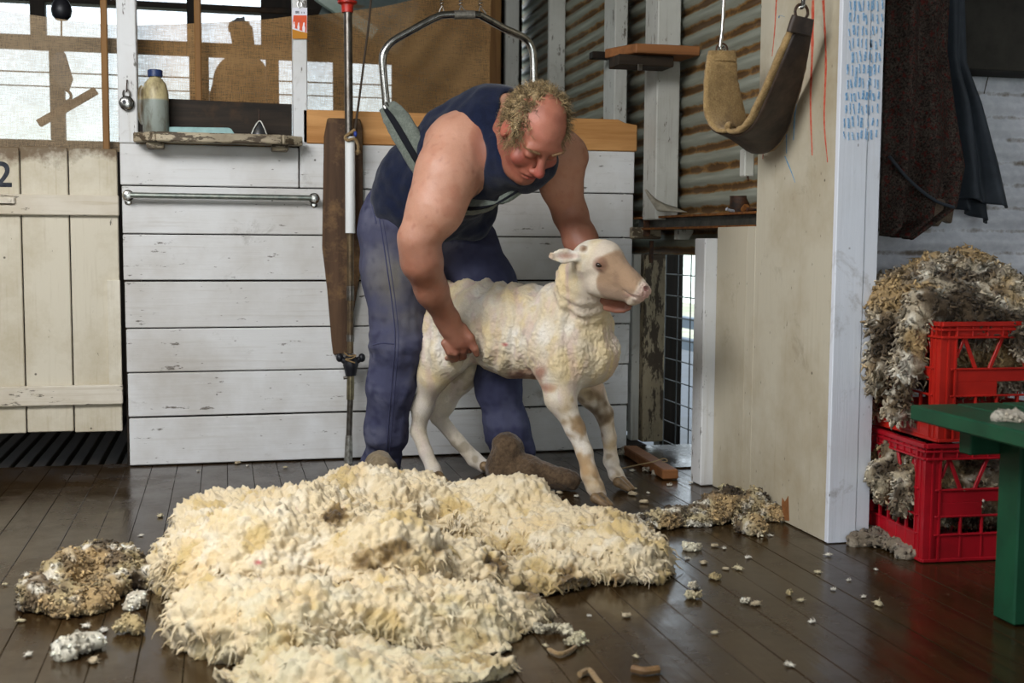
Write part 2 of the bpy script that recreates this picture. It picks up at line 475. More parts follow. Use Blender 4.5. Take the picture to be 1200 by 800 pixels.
# corrugated iron: rust lies in the valleys of the sheet (z bands, 76 mm apart)
def corrugated(name, base, base2, rust, amount, rough=.5, metal=.3):
    t = NT(name, rough, .4, metal)
    sx = t.n('ShaderNodeSeparateXYZ'); t.t.links.new(t.co(), sx.inputs[0])
    w = t.math('SINE', t.math('MULTIPLY', sx.outputs[2], 2 * PI / .076))
    nzs = t.noise(9, 5, .7); n2 = t.noise(1, 4, .6, t.co((40, 3, 60)))
    v = t.math('ADD', t.math('MULTIPLY', w, -.42), t.math('MULTIPLY', nzs, .9))
    c = t.mix(t.ramp(n2, (.3, 0.0), (.7, 1.0)), base, base2)
    c = t.mix(t.ramp(v, (amount, 0.0), (amount + .17, 1.0)), c, rust)
    c = t.mix(t.ramp(t.math('ADD', v, t.math('MULTIPLY', n2, .2)), (amount + .3, 0.0), (amount + .4, .8)), c, '#3d2a18')
    t.col(c); t.bump(nzs, .001, .6)
    return t.m
M['corr'] = corrugated('rusty_corrugated_iron', '#8f9183', '#77786a', '#7d5c30', .52)
M['corrw'] = corrugated('whitewashed_corrugated_iron', '#e6e7ec', '#cfd1d8', '#7d7062', .80, .6, 0.0)
M['roof'] = corrugated('roof_iron', '#5b6663', '#4b5553', '#574530', .8)
M['roofw'] = plain('old_grey_lining', '#7d7a72', .85, .1, c2='#625e55', scale=3)

# hessian: loose brown weave; daylight comes through between the threads
def hessian(name, c1, c2, c3, lo, hi):
    t = NT(name, .95, .05)
    wa = t.noise(1, 3, .6, t.co((30, 30, 620))); wb = t.noise(1, 3, .6, t.co((620, 30, 30)))
    wv = t.math('ADD', t.math('MULTIPLY', wa, .55), t.math('MULTIPLY', wb, .45))
    br = t.noise(7, 5, .6)
    c = t.mix(t.ramp(t.noise(2.5, 5, .65, t.co((1, 1, 3))), (.35, 0.0), (.7, 1.0)), c1, c2)
    c = t.mix(t.ramp(wv, (.35, .0), (.65, .25)), c, c3)
    tr = t.n('ShaderNodeBsdfTransparent'); tl = t.n('ShaderNodeBsdfTranslucent'); df = t.n('ShaderNodeBsdfDiffuse')
    t.put(tl.inputs[0], c); t.put(df.inputs[0], c)
    m1 = t.n('ShaderNodeMixShader'); m1.inputs[0].default_value = .12
    t.t.links.new(df.outputs[0], m1.inputs[1]); t.t.links.new(tl.outputs[0], m1.inputs[2])
    m2 = t.n('ShaderNodeMixShader')
    t.put(m2.inputs[0], t.ramp(t.math('ADD', wv, t.math('MULTIPLY', br, .25)), (.46, lo), (.74, hi)))
    t.t.links.new(m1.outputs[0], m2.inputs[1]); t.t.links.new(tr.outputs[0], m2.inputs[2])
    t.t.links.new(m2.outputs[0], t.t.nodes['Material Output'].inputs[0])
    return t.m
M['hessian'] = hessian('brown_hessian', '#b38d60', '#92704a', '#6d5233', .13, .46)
M['hessian_pale'] = hessian('pale_hessian', '#b39c7e', '#96826a', '#75644e', .22, .54)

# ------------------------------------------------------------------ setting
WY = 4.616                       # face of the plank partition
WX = 1.65                        # plane of the side wall
mb = MB(); x = -3.0; w = .091
while x < 4.2:
    y = -3.0
    while y < 4.695:
        e = 4.695
        dz = rnd.uniform(-.0012, 0)
        mb.box((x + .0006, y, -.03), (x + w - .0006, e, dz)); y = e
    x += w
struct(mb.build('floor', M['floor'], bev=.0012))
mb = MB(); x = -3.0 + .0
while x < 1.62:
    mb.box((x, 4.700, -.04), (x + .0455, 7.0, -.002)); x += .0637
struct(mb.build('floor_slats', M['slat'], bev=.003))
mb = MB(); mb.box((1.64, 4.70, -.04), (1.72, 7, 0)); mb.box((-3, 4.697, -.16), (1.72, 4.699, -.042))
struct(mb.build('floor_joist', M['dark']))
mb = MB(); mb.box((-6, -6, -.72), (12, 40, -.7))
struct(mb.build('ground_outside', plain('pale_dry_ground', '#cfcab8', .95, .1, c2='#a7ad86', scale=1.2)))

struct(MB().box((-3, -3, -.06), (4.2, 4.69, -.031)).build('floor_gap_mask', M['dark']))  # unseen dark sheet, added to keep light from below out of the gaps
# plank partition
zt = [1.211, 1.043, .866, .692, .517, .352, .183, .002]
mb = MB(); x0, x1 = -.362, 1.618
for i, (a, b) in enumerate(zip(zt, zt[1:])):
    g = .0025 if i not in (2, 5) else .005
    if i == 0:
        mb.box((x0 - .002, WY, b + g), (.279, WY + .022, 1.195)); mb.box((.284, WY, b + g), (x1, WY + .022, a))
    else: mb.box((x0 + i * .002 + rnd.uniform(-.002, .002), WY - rnd.uniform(0, .002), b + g), (x1 - i * .003, WY + .022, a - .002))
struct(mb.build('wall_back', M['white_h'], bev=.003))
mb = MB()
for x in (-.33, .28, .9, 1.55): mb.box((x - .03, WY + .024, 0), (x + .03, WY + .07, 1.2))
mb.box((-.34, WY + .07, .02), (1.55, WY + .075, 1.19))
struct(mb.build('wall_back_framing', M['dark']))
# white uprights standing on the partition
def upright(n, lo, hi, m, bev=.004):
    return struct(MB().box(lo, hi, .3).build(n, m, bev=bev))
a, b = at(137, 60, WY - .004), at(160, 60, WY - .004)
upright('trim_1', (a.x, WY - .006, 1.196), (b.x, WY + .07, 2.6), M['white_v'])
a, b = at(343, 60, WY), at(360, 60, WY)
upright('trim_2', (a.x, WY - .004, 1.2115), (b.x, WY + .06, 2.6), M['white_v'])
# brown battens in front of the hessian
a, b = at(228, 60, 4.70), at(236, 60, 4.70); upright('trim_3', (a.x, 4.69, 1.1), (b.x, 4.71, 2.6), M['brown'])
a, b = at(118.5, 60, 4.71), at(126.5, 60, 4.71); upright('trim_4', (a.x, 4.70, .75), (b.x, 4.72, 2.6), M['brown'])

# side wall: cream sheets and the boarded corner post
mb = MB()
mb.box((WX, 3.036, 0.001), (WX + .02, 3.535, 2.6), .2); mb.box((WX, 3.537, .001), (WX + .02, 3.60, .90), .3); mb.box((WX + .001, 3.602, .001), (WX + .02, 3.843, .90), .6)
wr = struct(mb.build('wall_right', M['tan'], bev=.0015))
mb = MB()
mb.box((WX - .002, 3.016, .001), (WX + .085, 3.036, 2.6), 0); mb.box((WX + .0865, 3.018, .001), (WX + .128, 3.15, 2.6), .1)
cp = struct(mb.build('trim_5', M['post'], bev=.002))
upright('trim_6', (WX - .043, 3.846, .001), (WX + .02, 3.937, .862), M['white_v'])      # board beside the doorway
# blue tally strokes brushed on the corner post
mb = MB()
rr = random.Random(3)
for i in range(11):
    py = 6 + i * 15.2
    for k in range(9):
        px = 997 + k * 4.9 + rr.uniform(-1, 1) - i * .75 - (2 if k > 5 else 0)
        if rr.random() < .03 or px > 1036 - i * .6: continue
        h = rr.uniform(8, 13); sk = rr.uniform(-1, 1.6); y0 = py + rr.uniform(-2, 2)
        a, b = at(px - sk / 2, y0 - h / 2, 3.016), at(px + sk / 2, y0 + h / 2, 3.016)
        if b.x > WX + .126: continue
        yy = 3.0145 if b.x < WX + .084 else 3.0165
        w = rr.uniform(.0014, .004); n = 5; pts = []
        L = [a.lerp(b, j / n) + Vector((rr.uniform(-.0008, .0008), 0, 0)) for j in range(n + 1)]
        poly = [Vector((p.x - w * (.6 + .5 * rr.random()), yy, p.z)) for p in L] + [Vector((p.x + w * (.6 + .5 * rr.random()), yy, p.z)) for p in L[::-1]]
        mb.prism(poly, (0, .0013, 0))
mb.build('tally_marks', plain('blue_raddle', '#5f8fb8', .9, .1, c2='#a9c2d6', scale=160), cp)
# red and blue drips on the cream sheet
def drips(name, m, lines):
    mb = MB()
    for pts, w in lines:
        P_ = [atX(px, py, WX) for px, py in pts]
        n = 14; S = spline([(p.y, p.z) for p in P_], n // max(1, len(P_) - 1) + 2)
        ww = [w * (1 - .75 * (i / len(S)) ** 1.5) * rr.uniform(.65, 1.25) for i in range(len(S))]
        poly = [Vector((WX - .0012, p[0] - q / 2, p[1])) for p, q in zip(S, ww)] + [Vector((WX - .0012, p[0] + q / 2, p[1])) for p, q in list(zip(S, ww))[::-1]]
        mb.prism(poly, (.0016, 0, 0))
    return mb.build(name, m, wr)
drips('red_paint_drips', plain('red_raddle', '#b5402c', .8, .2, c2='#c9745c', scale=70), [
    ([(953, 0), (952, 60), (950, 120), (952, 182)], .016), ([(965, 0), (968, 70), (966, 140), (970, 190)], .010), ([(910, 0), (908, 35), (905, 66)], .007), ([(895, 170), (894, 186)], .006)])
drips('blue_paint_drips', plain('blue_raddle_drip', '#4f82a8', .8, .2, c2='#7ea4bd', scale=70), [
    ([(946, 40), (938, 90), (932, 130), (930, 164)], .010), ([(926, 125), (922, 150), (922, 180)], .007), ([(920, 183), (927, 200), (932, 214)], .005), ([(913, 21), (914, 18), (920, 20)], .004)])
MB().prism([atX(915, 609, WX), atX(917, 583, WX), atX(920, 588, WX), atX(924, 581, WX), atX(925, 610, WX)], (-.0012, 0, 0)).build('bare_wood_patch', M['shelfwood'], wr)

# rusty corrugated side wall of the woolshed
def sheet(name, m, X=None, Y=None, u0=0, u1=1, z0=0, z1=2, amp=.009, nu=2, parent=None):
    nzv = int((z1 - z0) / .076 * 10)
    mb = MB()
    def fn(i, j):
        z = z0 + (z1 - z0) * j; u = u0 + (u1 - u0) * i; d = amp * math.sin(2 * PI * z / .076)
        return (X - d, u, z) if X is not None else (u, Y - d, z)
    mb.grid(fn, nu, nzv)
    return mb.build(name, m, parent, smooth='all', thick=.0015, fix=False)
struct(sheet('wall_right_iron', M['corr'], X=1.74, u0=3.45, u1=5.30, z0=.80, z1=2.6))
struct(sheet('wall_right_iron_far', M['corr'], X=1.755, u0=5.26, u1=7.1, z0=0, z1=2.6))
struct(sheet('wall_right_iron_low', M['corr'], X=1.76, u0=4.80, u1=5.30, z0=0, z1=.86))
def wallpost(n, pxl, pxm, pxr, X, m, z0=0, z1=2.6, py=110):
    y0 = atX(pxm, py, X).y; y1 = atX(pxl, py, X).y if pxl < pxm else y0 + .05
    xr = at(pxr, py, y0).x
    return upright(n, (X, y0, z0), (xr, y1, z1), m)
wallpost('trim_7', 755, 770, 797, 1.625, M['greypost'], .936)
wallpost('trim_8', 707, 720, 735, 1.65, M['greypost'], 0)
wallpost('trim_9', 641, 643, 662, 1.66, M['greypost'], 0)
wallpost('trim_10', 590, 592, 608, 1.60, M['greypost'], 0)
wallpost('trim_11', 569, 571, 587, 1.48, M['brown'], 0)
a = atX(707, 0, 1.66); upright('trim_12', (1.665, 5.02, 1.5), (1.70, 5.06, 2.6), M['darkv'], .002)
a, b = at(692, 61, 5.0), at(711, 70, 5.0)
tag(MB().box((a.x, 4.97, b.z), (b.x + .01, 5.02, a.z)).build('wooden_cleat', M['dark'], bev=.002), 'small dark wooden cleat fixed to the grey post beside the rusty iron', 'cleat')

# right-hand bay
struct(sheet('wall_side', M['corrw'], Y=3.56, u0=1.69, u1=4.2, z0=0, z1=1.46))
mb = MB(); mb.box((1.70, 3.40, 1.40), (4.2, 3.54, 2.6)); struct(mb.build('wall_side_lining', plain('dark_lining', '#2b2925', .8, .2, c2='#3d3a34', scale=8), bev=.003))

# window wall at the far end of the pens
FY = 7.0
def hbar(n, y0, y1, m=M['dark'], xl=-3.0, xr=1.74, d=.06, px=230):
    a, b = at(px, y0, FY), at(px, y1, FY)
    return struct(MB().box((xl, FY, b.z), (xr, FY + d, a.z), .5).build(n, m, bev=.003))
def vbar(n, x0, x1, z0, z1, m=M['darkv'], d=.07, o=.005):
    a, b = at(x0, 100, FY), at(x1, 100, FY)
    return struct(MB().box((a.x, FY - o, z0), (b.x, FY + d - o, z1), .5).build(n, m, bev=.003))
z_sill = at(230, 168, FY).z; z_rail0, z_rail1 = at(230, 65, FY).z, at(230, 49, FY).z; z_head = at(230, 11, FY).z
hbar('trim_13', 49, 65); hbar('trim_14', 4, 11, d=.1)
hbar('trim_15', 90.5, 92, M['steel'], d=.012); hbar('trim_16', 106.5, 107.8, M['steel'], d=.012)
for n, (p, q, a, b) in enumerate(((37, 55, z_rail0, 2.6), (58, 75, z_sill, z_rail0), (120, 126, z_sill, 2.6), (222, 245, z_sill, z_rail0), (220, 237, z_rail0, 2.6), (312, 327, z_sill, z_rail0), (391, 404, z_sill, z_rail0))):
    vbar('trim_%d' % (17 + n), p, q, a, b)
a = at(306, 30, FY).x; b = at(460, 100, FY).x
struct(MB().box((a, FY + .01, z_rail0), (1.74, FY + .05, 2.6)).box((b, FY + .01, z_sill), (1.74, FY + .05, z_rail0)).box((-3, FY + .01, -.6), (1.74, FY + .05, z_sill)).build('wall_far', M['darkv']))
struct(MB().box((-3.06, -3, -.6), (-3, 7.05, 2.6)).build('wall_left', M['roofw']))
# roof and the near end of the shed (doorway behind the camera)
struct(MB().box((-3.06, -3.06, 2.6), (4.26, 7.1, 2.66)).build('ceiling', M['roofw']))
struct(MB().box((4.2, -3, -.6), (4.26, 3.6, 2.6)).build('wall_side_end', M['roofw']))
struct(MB().box((-3.06, -3.06, -.6), (-1.6, -3, 2.6)).box((1.4, -3.06, -.6), (4.26, -3, 2.6)).box((-1.6, -3.06, 2.3), (1.4, -3, 2.6)).build('wall_front', M['roofw']))
# rafters and the pale collar seen over the hessian
def rafter(n, a, b, w, d, m): return struct(MB().bar(a, b, w, d).build(n, m, bev=.003))
rafter('ceiling_rafter', at(372, -6, 6.4), at(440, 40, 6.4), .05, .06, plain('pale_green_paint', '#b9c6bb', .6, .3, c2='#94a598', scale=6))
rafter('ceiling_brace', at(386, -12, 6.6), at(480, 34, 6.6), .03, .3, M['roof'])

# outside the little doorway: pen mesh, rails and rocks
M['galv'] = plain('galvanised_wire', '#5b5f62', .5, .5, .7)
mb = MB(); y0, y1 = 4.18, 4.9; X = 2.05
for i in range(9): mb.tube([(X, 4.1 + i * .16, -.6), (X, 4.1 + i * .16, .9)], .003, 6)
for i in range(14): mb.tube([(X, 3.9, -.5 + i * .1), (X, 5.6, -.5 + i * .1)], .003, 6)
tag(mb.build('wire_mesh_panel', M['galv']), 'square wire mesh panel outside the narrow doorway beside the old post', 'fence')
for i, z in enumerate((.30, .16)):
    tag(MB().box((2.9, 4.6, z), (2.96, 8.5, z + .07)).build('pen_rail' if i else 'pen_rail', plain('blue_grey_rail%d' % i, '#6c7c92', .5, .4)), ('upper' if i == 0 else 'lower') + ' blue-grey pen rail outside the narrow doorway', 'rail')
for i, (x, y, z, s) in enumerate(((2.75, 5.9, -.28, .24), (2.55, 5.1, -.28, .15), (3.6, 7.4, -.22, .3))):
    S = Sdf().ell((x, y, z), (s, s * .8, s * .85)).ell((x + s * .4, y - .1, z + s * .2), (s * .7, s * .6, s * .5))
    lo, hi = S.bounds()
    o = skin('rock', S, lo, hi, .03, plain('blue_grey_rock%d' % i, '#59627a', .9, .2, c2='#2c3038', scale=9), disp=lambda v, n: nz(v, 6, 3, 3) * .05)
    tag(o, ('large', 'small', 'pale rear')[i] + ' blue-grey boulder on the ground outside the narrow doorway', 'rock')
struct(MB().box((2.25, 4.0, -.62), (9, 13.5, -.40)).build('ground_yard', plain('wet_blue_yard', '#39414f', .5, .4, c2='#1f242c', scale=3)))
# chute floor, the old door posts and a dark board added beyond them
upright('trim_30', (1.63, 4.165, -.03), (2.0, 4.60, .006), M['floor'])
a, b = at(752, 400, 4.62), at(777, 400, 4.62)
upright('trim_31', (a.x, 4.60, .03), (b.x, 4.68, .80), M['oldpost'])
a, b = at(741, 400, 4.64), at(752.5, 400, 4.64)
upright('trim_32', (a.x, 4.645, .03), (b.x, 4.69, .80), M['greypost'])
a, b = at(775, 400, 6.2), at(799.5, 400, 6.2)
upright('trim_33', (a.x, 6.2, -.42), (b.x, 6.3, .80), M['darkv'])  # added board: darkens the gap, kept low so the floor reflection stays bright

# ------------------------------------------------------------------ light
w = bpy.data.worlds.new('world'); SC.world = w; w.use_nodes = True
nt = w.node_tree; bg = nt.nodes['Background']
tcn = nt.nodes.new('ShaderNodeTexCoord'); sp = nt.nodes.new('ShaderNodeSeparateXYZ'); nt.links.new(tcn.outputs['Generated'], sp.inputs[0])
nzn = nt.nodes.new('ShaderNodeTexNoise'); nzn.inputs['Scale'].default_value = 14; nzn.inputs['Detail'].default_value = 5; nt.links.new(tcn.outputs['Generated'], nzn.inputs[0])
ad = nt.nodes.new('ShaderNodeMath'); ad.operation = 'MULTIPLY_ADD'; nt.links.new(nzn.outputs[0], ad.inputs[0]); ad.inputs[1].default_value = .12; nt.links.new(sp.outputs[2], ad.inputs[2])
rp = nt.nodes.new('ShaderNodeValToRGB'); nt.links.new(ad.outputs[0], rp.inputs[0])
rp.color_ramp.elements[0].position = .10; rp.color_ramp.elements[0].color = (.80, .94, .90, 1)
rp.color_ramp.elements[1].position = .22; rp.color_ramp.elements[1].color = (.80, .91, 1.0, 1)
nt.links.new(rp.outputs[0], bg.inputs[0]); bg.inputs[1].default_value = 2.2
def area(name, loc, target, sx, sy, power, color):
    l = bpy.data.lights.new(name, 'AREA'); l.shape = 'RECTANGLE'; l.size, l.size_y = sx, sy; l.energy = power; l.color = color
    o = bpy.data.objects.new(name, l); COL.objects.link(o); o.location = loc
    o.rotation_euler = (Vector(target) - Vector(loc)).to_track_quat('-Z', 'Y').to_euler(); return o
area('skylight_lamp', (-1.0, 2.1, 2.55), (0.2, 3.6, 0), 1.8, 1.6, 225, (.95, .97, 1))
area('doorway_lamp', (-.1, -2.95, 1.2), (.3, 4, .7), 2.8, 2.2, 48, (.93, .96, 1))
area('bay_fill_lamp', (4.1, 1.2, 1.7), (2.0, 3.3, .8), 1.2, 1.0, 14, (.92, .95, 1))  # added fill that brightens the right-hand bay; no window there
SC.cycles.use_denoising = True
SC.cycles.max_bounces = 8; SC.cycles.transparent_max_bounces = 12
SC.cycles.sample_clamp_indirect = 4
SC.view_settings.view_transform = 'Standard'; SC.view_settings.look = 'None'; SC.view_settings.gamma = 1; SC.view_settings.use_curve_mapping = False
SC.view_settings.exposure = 0
# ------------------------------------------------------------------ gate
GY = 4.60
gr = root('stall_gate', (-.75, GY, .13), 'cream painted board gate with a black stencilled 2', 'gate')
zt_, zb = 1.174, .137
mb = MB(); e = [-1.10, -.923, -.7075, -.5435, -.372]
for i, (a, b) in enumerate(zip(e, e[1:])):
    mb.box((a + .0025, GY + .016, zb + rnd.uniform(-.004, .006)), (b - .0025, GY + .036, zt_ + rnd.uniform(-.006, .004)))
mb.build('board', M['gate'], gr, bev=.003)
for nm, ya, yb in (('upper', 228, 252), ('lower', 452, 475)):
    a, b = at(70, ya, GY), at(70, yb, GY)
    MB().box((-1.10, GY - .004, b.z), (-.370, GY + .016, a.z)).build('batten', M['gate_h'], gr, bev=.003)
a, b = at(125, 328, GY), at(141, 451, GY)
MB().box((a.x, GY + .002, b.z), (-.3715, GY + .016, a.z)).build('edge_strip', M['gate'], gr, bev=.002)
a = at(8, 234, GY - .006)
lt = MB().box((-1.0, GY - .014, a.z - .017), (a.x + .03, GY - .004, a.z + .013)).build('latch', M['gate_h'], gr, bev=.006, seg=2)
MB().lathe([(.001, 0), (.007, 0), (.006, .003), (.001, .0035)], 14, Matrix.Translation((a.x + .01, GY - .014, a.z)) @ Matrix.Rotation(PI / 2, 4, 'X')).build('bolt', M['gate_h'], lt, smooth=True)
# the stencilled figure 2
fc = bpy.data.curves.new('two', 'FONT'); fc.body = '2'; fc.size = .125; fc.extrude = .0006; fc.offset = .002
fo = bpy.data.objects.new('two', fc); COL.objects.link(fo); bpy.context.view_layer.update()
me = bpy.data.meshes.new_from_object(fo.evaluated_get(bpy.context.evaluated_depsgraph_get())); bpy.data.objects.remove(fo)
xs = [v.co.x for v in me.vertices]; p = at(14, 218.5, GY + .015)
me.transform(Matrix.Translation((p.x - max(xs), GY + .0155, p.z)) @ Matrix.Rotation(PI / 2, 4, 'X'))
bpy.context.view_layer.update(); finish('number_two', me, plain('black_stencil', '#22252c', .7, .2, c2='#3a3d44', scale=50), gr)

# ------------------------------------------------------------------ hessian screen
def hess(name, tops, bots, label, cloth='hessian'):
    """cloth between a sagging top edge and a bottom edge, (px, py, Y) each, with soft folds"""
    T = spline(tops, 14); B = [np.array([np.interp(i, np.linspace(0, len(T) - 1, len(bots)), [b[k] for b in bots]) for k in range(3)]) for i in range(len(T))]
    mb = MB(); n, m = len(T) - 1, 26
    for i in range(n + 1):
        for j in range(m + 1):
            q = T[i] * (1 - j / m) + B[i] * (j / m); v = at(q[0], q[1], q[2])
            f = max(0, (q[0] - 380) / 190)
            v.y += .006 * mn.noise(Vector((v.x * 5, v.z * 9, 1))) + .02 * f * mn.noise(Vector((v.x * 9 - v.z * 7, v.z * 3, 4))) * 2
            mb.v.append(tuple(v)); mb.tone.append(0)
    mb.f = [(i * (m + 1) + j, (i + 1) * (m + 1) + j, (i + 1) * (m + 1) + j + 1, i * (m + 1) + j + 1) for i in range(n) for j in range(m)]
    o = mb.build(name, M[cloth], smooth='all', fix=False)
    return tag(o, label, 'cloth')
HY = 4.76
hess('hessian_screen', [(-260, -10, HY), (-40, 6, HY), (0, 12, HY), (55, 20, HY), (118, 28, HY), (150, 29, HY)], [(-260, 174, HY), (150, 178, HY)], 'pale sunlit hessian stretched behind the cream gate', 'hessian_pale')
hess('hessian_screen', [(150, 30, HY + .02), (235, 27, HY + .02), (306, 23, HY + .02), (342, 19, HY + .02), (360, 18.5, HY + .02), (440, 9, HY + .1), (500, -3, HY + .2), (575, -14, HY + .3)], [(150, 172, HY + .02), (350, 172, HY + .02), (440, 172, HY + .1), (500, 172, HY + .2), (572, 172, HY + .3)], 'brown hessian sheet sagging behind the shelf and the orange timber rail')

# ------------------------------------------------------------------ figures and hanging gear behind the hessian
PY_ = 5.15
a = at(68, 60, PY_)
up = root('hanging_pulley_block', (a.x, PY_, 1.3), 'dark round float and hook block hanging behind the pale hessian', 'pulley')
c = at(72, 10, PY_); mb = MB()
prof = [(.001, -.048), (.022, -.045), (.036, -.030), (.041, -.008), (.036, .016), (.024, .036), (.011, .058), (.001, .062)]
mb.lathe(prof, 22, Matrix.Translation(c)).build('float', M['black'], up, smooth=True)
c2 = at(72, 48, PY_)
MB().tube([c, c2], .004, 6).tube([Vector((c.x, c.y, c.z)), Vector((c.x, c.y, 2.55))], .003, 6).build('cord', M['cord'], up)
mb = MB()
poly = [at(x, y, PY_) for x, y in ((66, 60), (76, 62), (82, 82), (85, 92), (80, 106), (72, 104), (60, 90), (58, 72))]
mb.prism(poly, (0, .03, 0)).build('block', M['black'], up, bev=.003)
hk = [at(x, y, PY_ + .01) for x, y in ((76, 104), (82, 109), (83, 115), (78, 119), (74, 116))]
MB().tube(spline([tuple(h) for h in hk], 6), .006, 8).build('hook', M['iron'], up, smooth=True)
a, b = at(45, 145, PY_ + .06), at(113, 106, PY_ + .06)
tag(MB().bar(a, b, .03, .037, up=(0, 1, 0)).build('hanging_batten', M['brown'], bev=.003), 'short timber batten hanging aslant behind the pale hessian', 'timber')

# person standing on the outer landing, seen as a shape through window and weave
PD = 8.2
def q(px, py, dY=0.0): return np.array(at(px, py, PD + dY))
mat_dark = plain('silhouette_dark', '#231e19', .95, .05, c2='#19150f', scale=12)  # near-black from head to foot: the backlit shade is put into the colour
S = Sdf()
S.ell(q(283, 41), (.074, .095, .10), k=.03).ell(q(287, 52), (.055, .07, .065), k=.03).cone(q(294, 47), q(297, 51), .016, .018, .015)
S.chain([(q(282, 58), .045), (q(282, 72), .05)], .02)
S.chain([(q(281, 80), .11), (q(282, 115), .145), (q(282, 165), .15), (q(282, 205), .15)], .06)
S.chain([(q(263, 83), .06), (q(257, 112), .058), (q(254, 150), .048), (q(256, 185, -.1), .042), (q(262, 200, -.14), .04)], .04)
S.chain([(q(301, 80), .06), (q(308, 108), .056), (q(311, 145), .048), (q(308, 180, -.1), .042), (q(302, 195, -.14), .04)], .04)
hz = q(282, 212); zd = hz[2] - .86
for s in (-1, 1):
    S.chain([(hz + [s * .085, 0, 0], .105), (hz + [s * .095, -.02, -.42], .075), (hz + [s * .1, .02, -.80], .055), (hz + [s * .1, -.1, -.82], .045)], .04)
lo, hi = S.bounds()
pb = skin('person', lambda p: np.maximum(S(p), zd - p[:, 2]), lo, hi, .018, mat_dark, disp=lambda v, n: nz(v, 10, 2, 2) * .008, relax=2)
S2 = Sdf().ell(q(281, 33), (.076, .098, .06), k=.02).cone(q(284, 24), q(286, 21), .014, .009, .02)
lo, hi = S2.bounds()
skin('hair', S2, lo, hi, .014, plain('dark_hair', '#1c1611', .9), pb, disp=lambda v, n: nz(v, 30, 5, 2) * .014)
tag(pb, 'person standing outside beyond the brown hessian, seen only as a dark shape', 'person')
struct(MB().box((-3, 7.4, zd - .08), (1.5, 9.4, zd - .002)).box((-2.9, 7.5, -.7), (-2.8, 7.6, zd - .08)).box((1.3, 9.2, -.7), (1.4, 9.3, zd - .08)).build('floor_landing', M['dark']))

# ------------------------------------------------------------------ hatch shelf
sh = root('wall_shelf', (-.05, WY - .06, 1.18), 'worn cream ledge on the plank wall holding the plastic bottle', 'shelf')
zl = at(250, 166, WY - .06).z
xa, xb = at(157, 166, WY - .06).x, at(353, 166, WY - .06).x
poly = [(xa, WY), (xa + .002, WY - .05), (xa + .08, WY - .115), (xb - .075, WY - .115), (xb, WY - .055), (xb, WY)]
MB().prism([Vector((x, y, zl - .006)) for x, y in poly], (0, 0, .022), .5).build('ledge_board', M['shelf'], sh, bev=.003)
for (ax, ay), (bx, by) in zip(poly[1:], poly[2:-0 or None]):
    if by > WY - .01 and ax > 0: continue
    if ay > WY - .03: continue
    MB().bar((ax, ay - .004, zl + .009), (bx, by - .004, zl + .009), .022, .034, tone=.6).build('edge_strip', M['shelf'], sh, bev=.004)
for px in (182, 328):
    a = at(px, 175, WY - .06); MB().box((a.x - .03, WY - .085, zl - .028), (a.x + .03, WY - .002, zl - .006), .7).build('bracket', M['shelf'], sh, bev=.003)
a, b = at(160, 117, WY + .02), at(343, 158, WY + .02)
mb = MB().prism([at(161, 152, WY + .015), at(161, 116, WY + .015), at(197, 115.5, WY + .015), at(342, 122, WY + .015), at(342, 162, WY + .015), at(161, 160, WY + .015)], (0, .022, 0))
tag(mb.build('backboard', M['dark'], bev=.002), 'dark stained board set upright behind the ledge', 'board')

# bottle
b0 = at(183, 157, WY - .045); bz = zl + .0165
bt = root('plastic_bottle', (b0.x, b0.y, bz), 'dirty translucent plastic bottle with a blue cap, half full of grey liquid', 'bottle')
hb = at(180, 82, b0.y).z - bz; rb = .0462
T = Matrix.Translation((b0.x, b0.y, bz))
t = NT('stained_bottle_plastic', .45, .4); sx = t.n('ShaderNodeSeparateXYZ'); t.t.links.new(t.co(), sx.inputs[0])
lv = t.ramp(t.math('SUBTRACT', sx.outputs[2], bz + hb * .545 - .5), (.497, '#858b82'), (.503, '#b5a67c'))
g1 = t.noise(11, 6, .7, t.co((1, 1, .45)))
t.col(t.mix(t.ramp(g1, (.45, 0.0), (.62, .9)), lv, '#4e3d25')); M['bottle'] = t.m
MB().lathe([(.001, 0), (rb - .004, 0), (rb, .006), (rb, hb * .62), (rb - .002, hb * .68), (rb * .82, hb * .79), (rb * .5, hb * .87), (rb * .42, hb * .885), (rb * .42, hb * .92), (.001, hb * .92)], 32, T).build('body', M['bottle'], bt, smooth=True)
mb = MB(); n = 40
mb.lathe([(.001, hb * .895), (.0255, hb * .895), (.0265, hb * .9), (.0265, hb * .99), (.024, hb), (.001, hb)], 28, T).build('cap', plain('navy_cap', '#22335c', .4, .4), bt, smooth=True)
hd = spline([(b0.x - rb + .006, b0.y, bz + hb * .74), (b0.x - rb - .004, b0.y, bz + hb * .66), (b0.x - rb - .006, b0.y, bz + hb * .3), (b0.x - rb + .004, b0.y, bz + hb * .18)], 6)
MB().tube([tuple(h) for h in hd], .011, 10).build('handle', M['bottle'], bt, smooth=True)
# blue-green tray and oiler on the ledge
tr0 = [at(x, y, WY - .05) for x, y in ((196, 159), (196.5, 150), (199, 148.5), (268, 149.5), (271, 151), (275, 157), (275, 159.5))]
zmin = zl + .0168
tr0 = [Vector((p.x, p.y, max(p.z, zmin))) for p in tr0]
tag(MB().prism(tr0, (0, .025, 0)).build('metal_tray', plain('duck_egg_enamel', '#8fb0ac', .5, .4, c2='#7b9996', scale=20), bev=.002), 'flat duck egg blue metal box lying on the cream ledge', 'box')
oc = at(304, 160, WY - .06); oc.z = zmin
ol = root('oil_can', tuple(oc), 'small dark oil can with a thin spout on the cream ledge', 'oil can')
T = Matrix.Translation(oc)
MB().lathe([(.001, 0), (.030, 0), (.032, .004), (.030, .018), (.018, .046), (.008, .062), (.001, .063)], 24, T).build('body', plain('oily_blue_tin', '#2c3340', .4, .5, .5, c2='#4b463c', scale=30), ol, smooth=True)
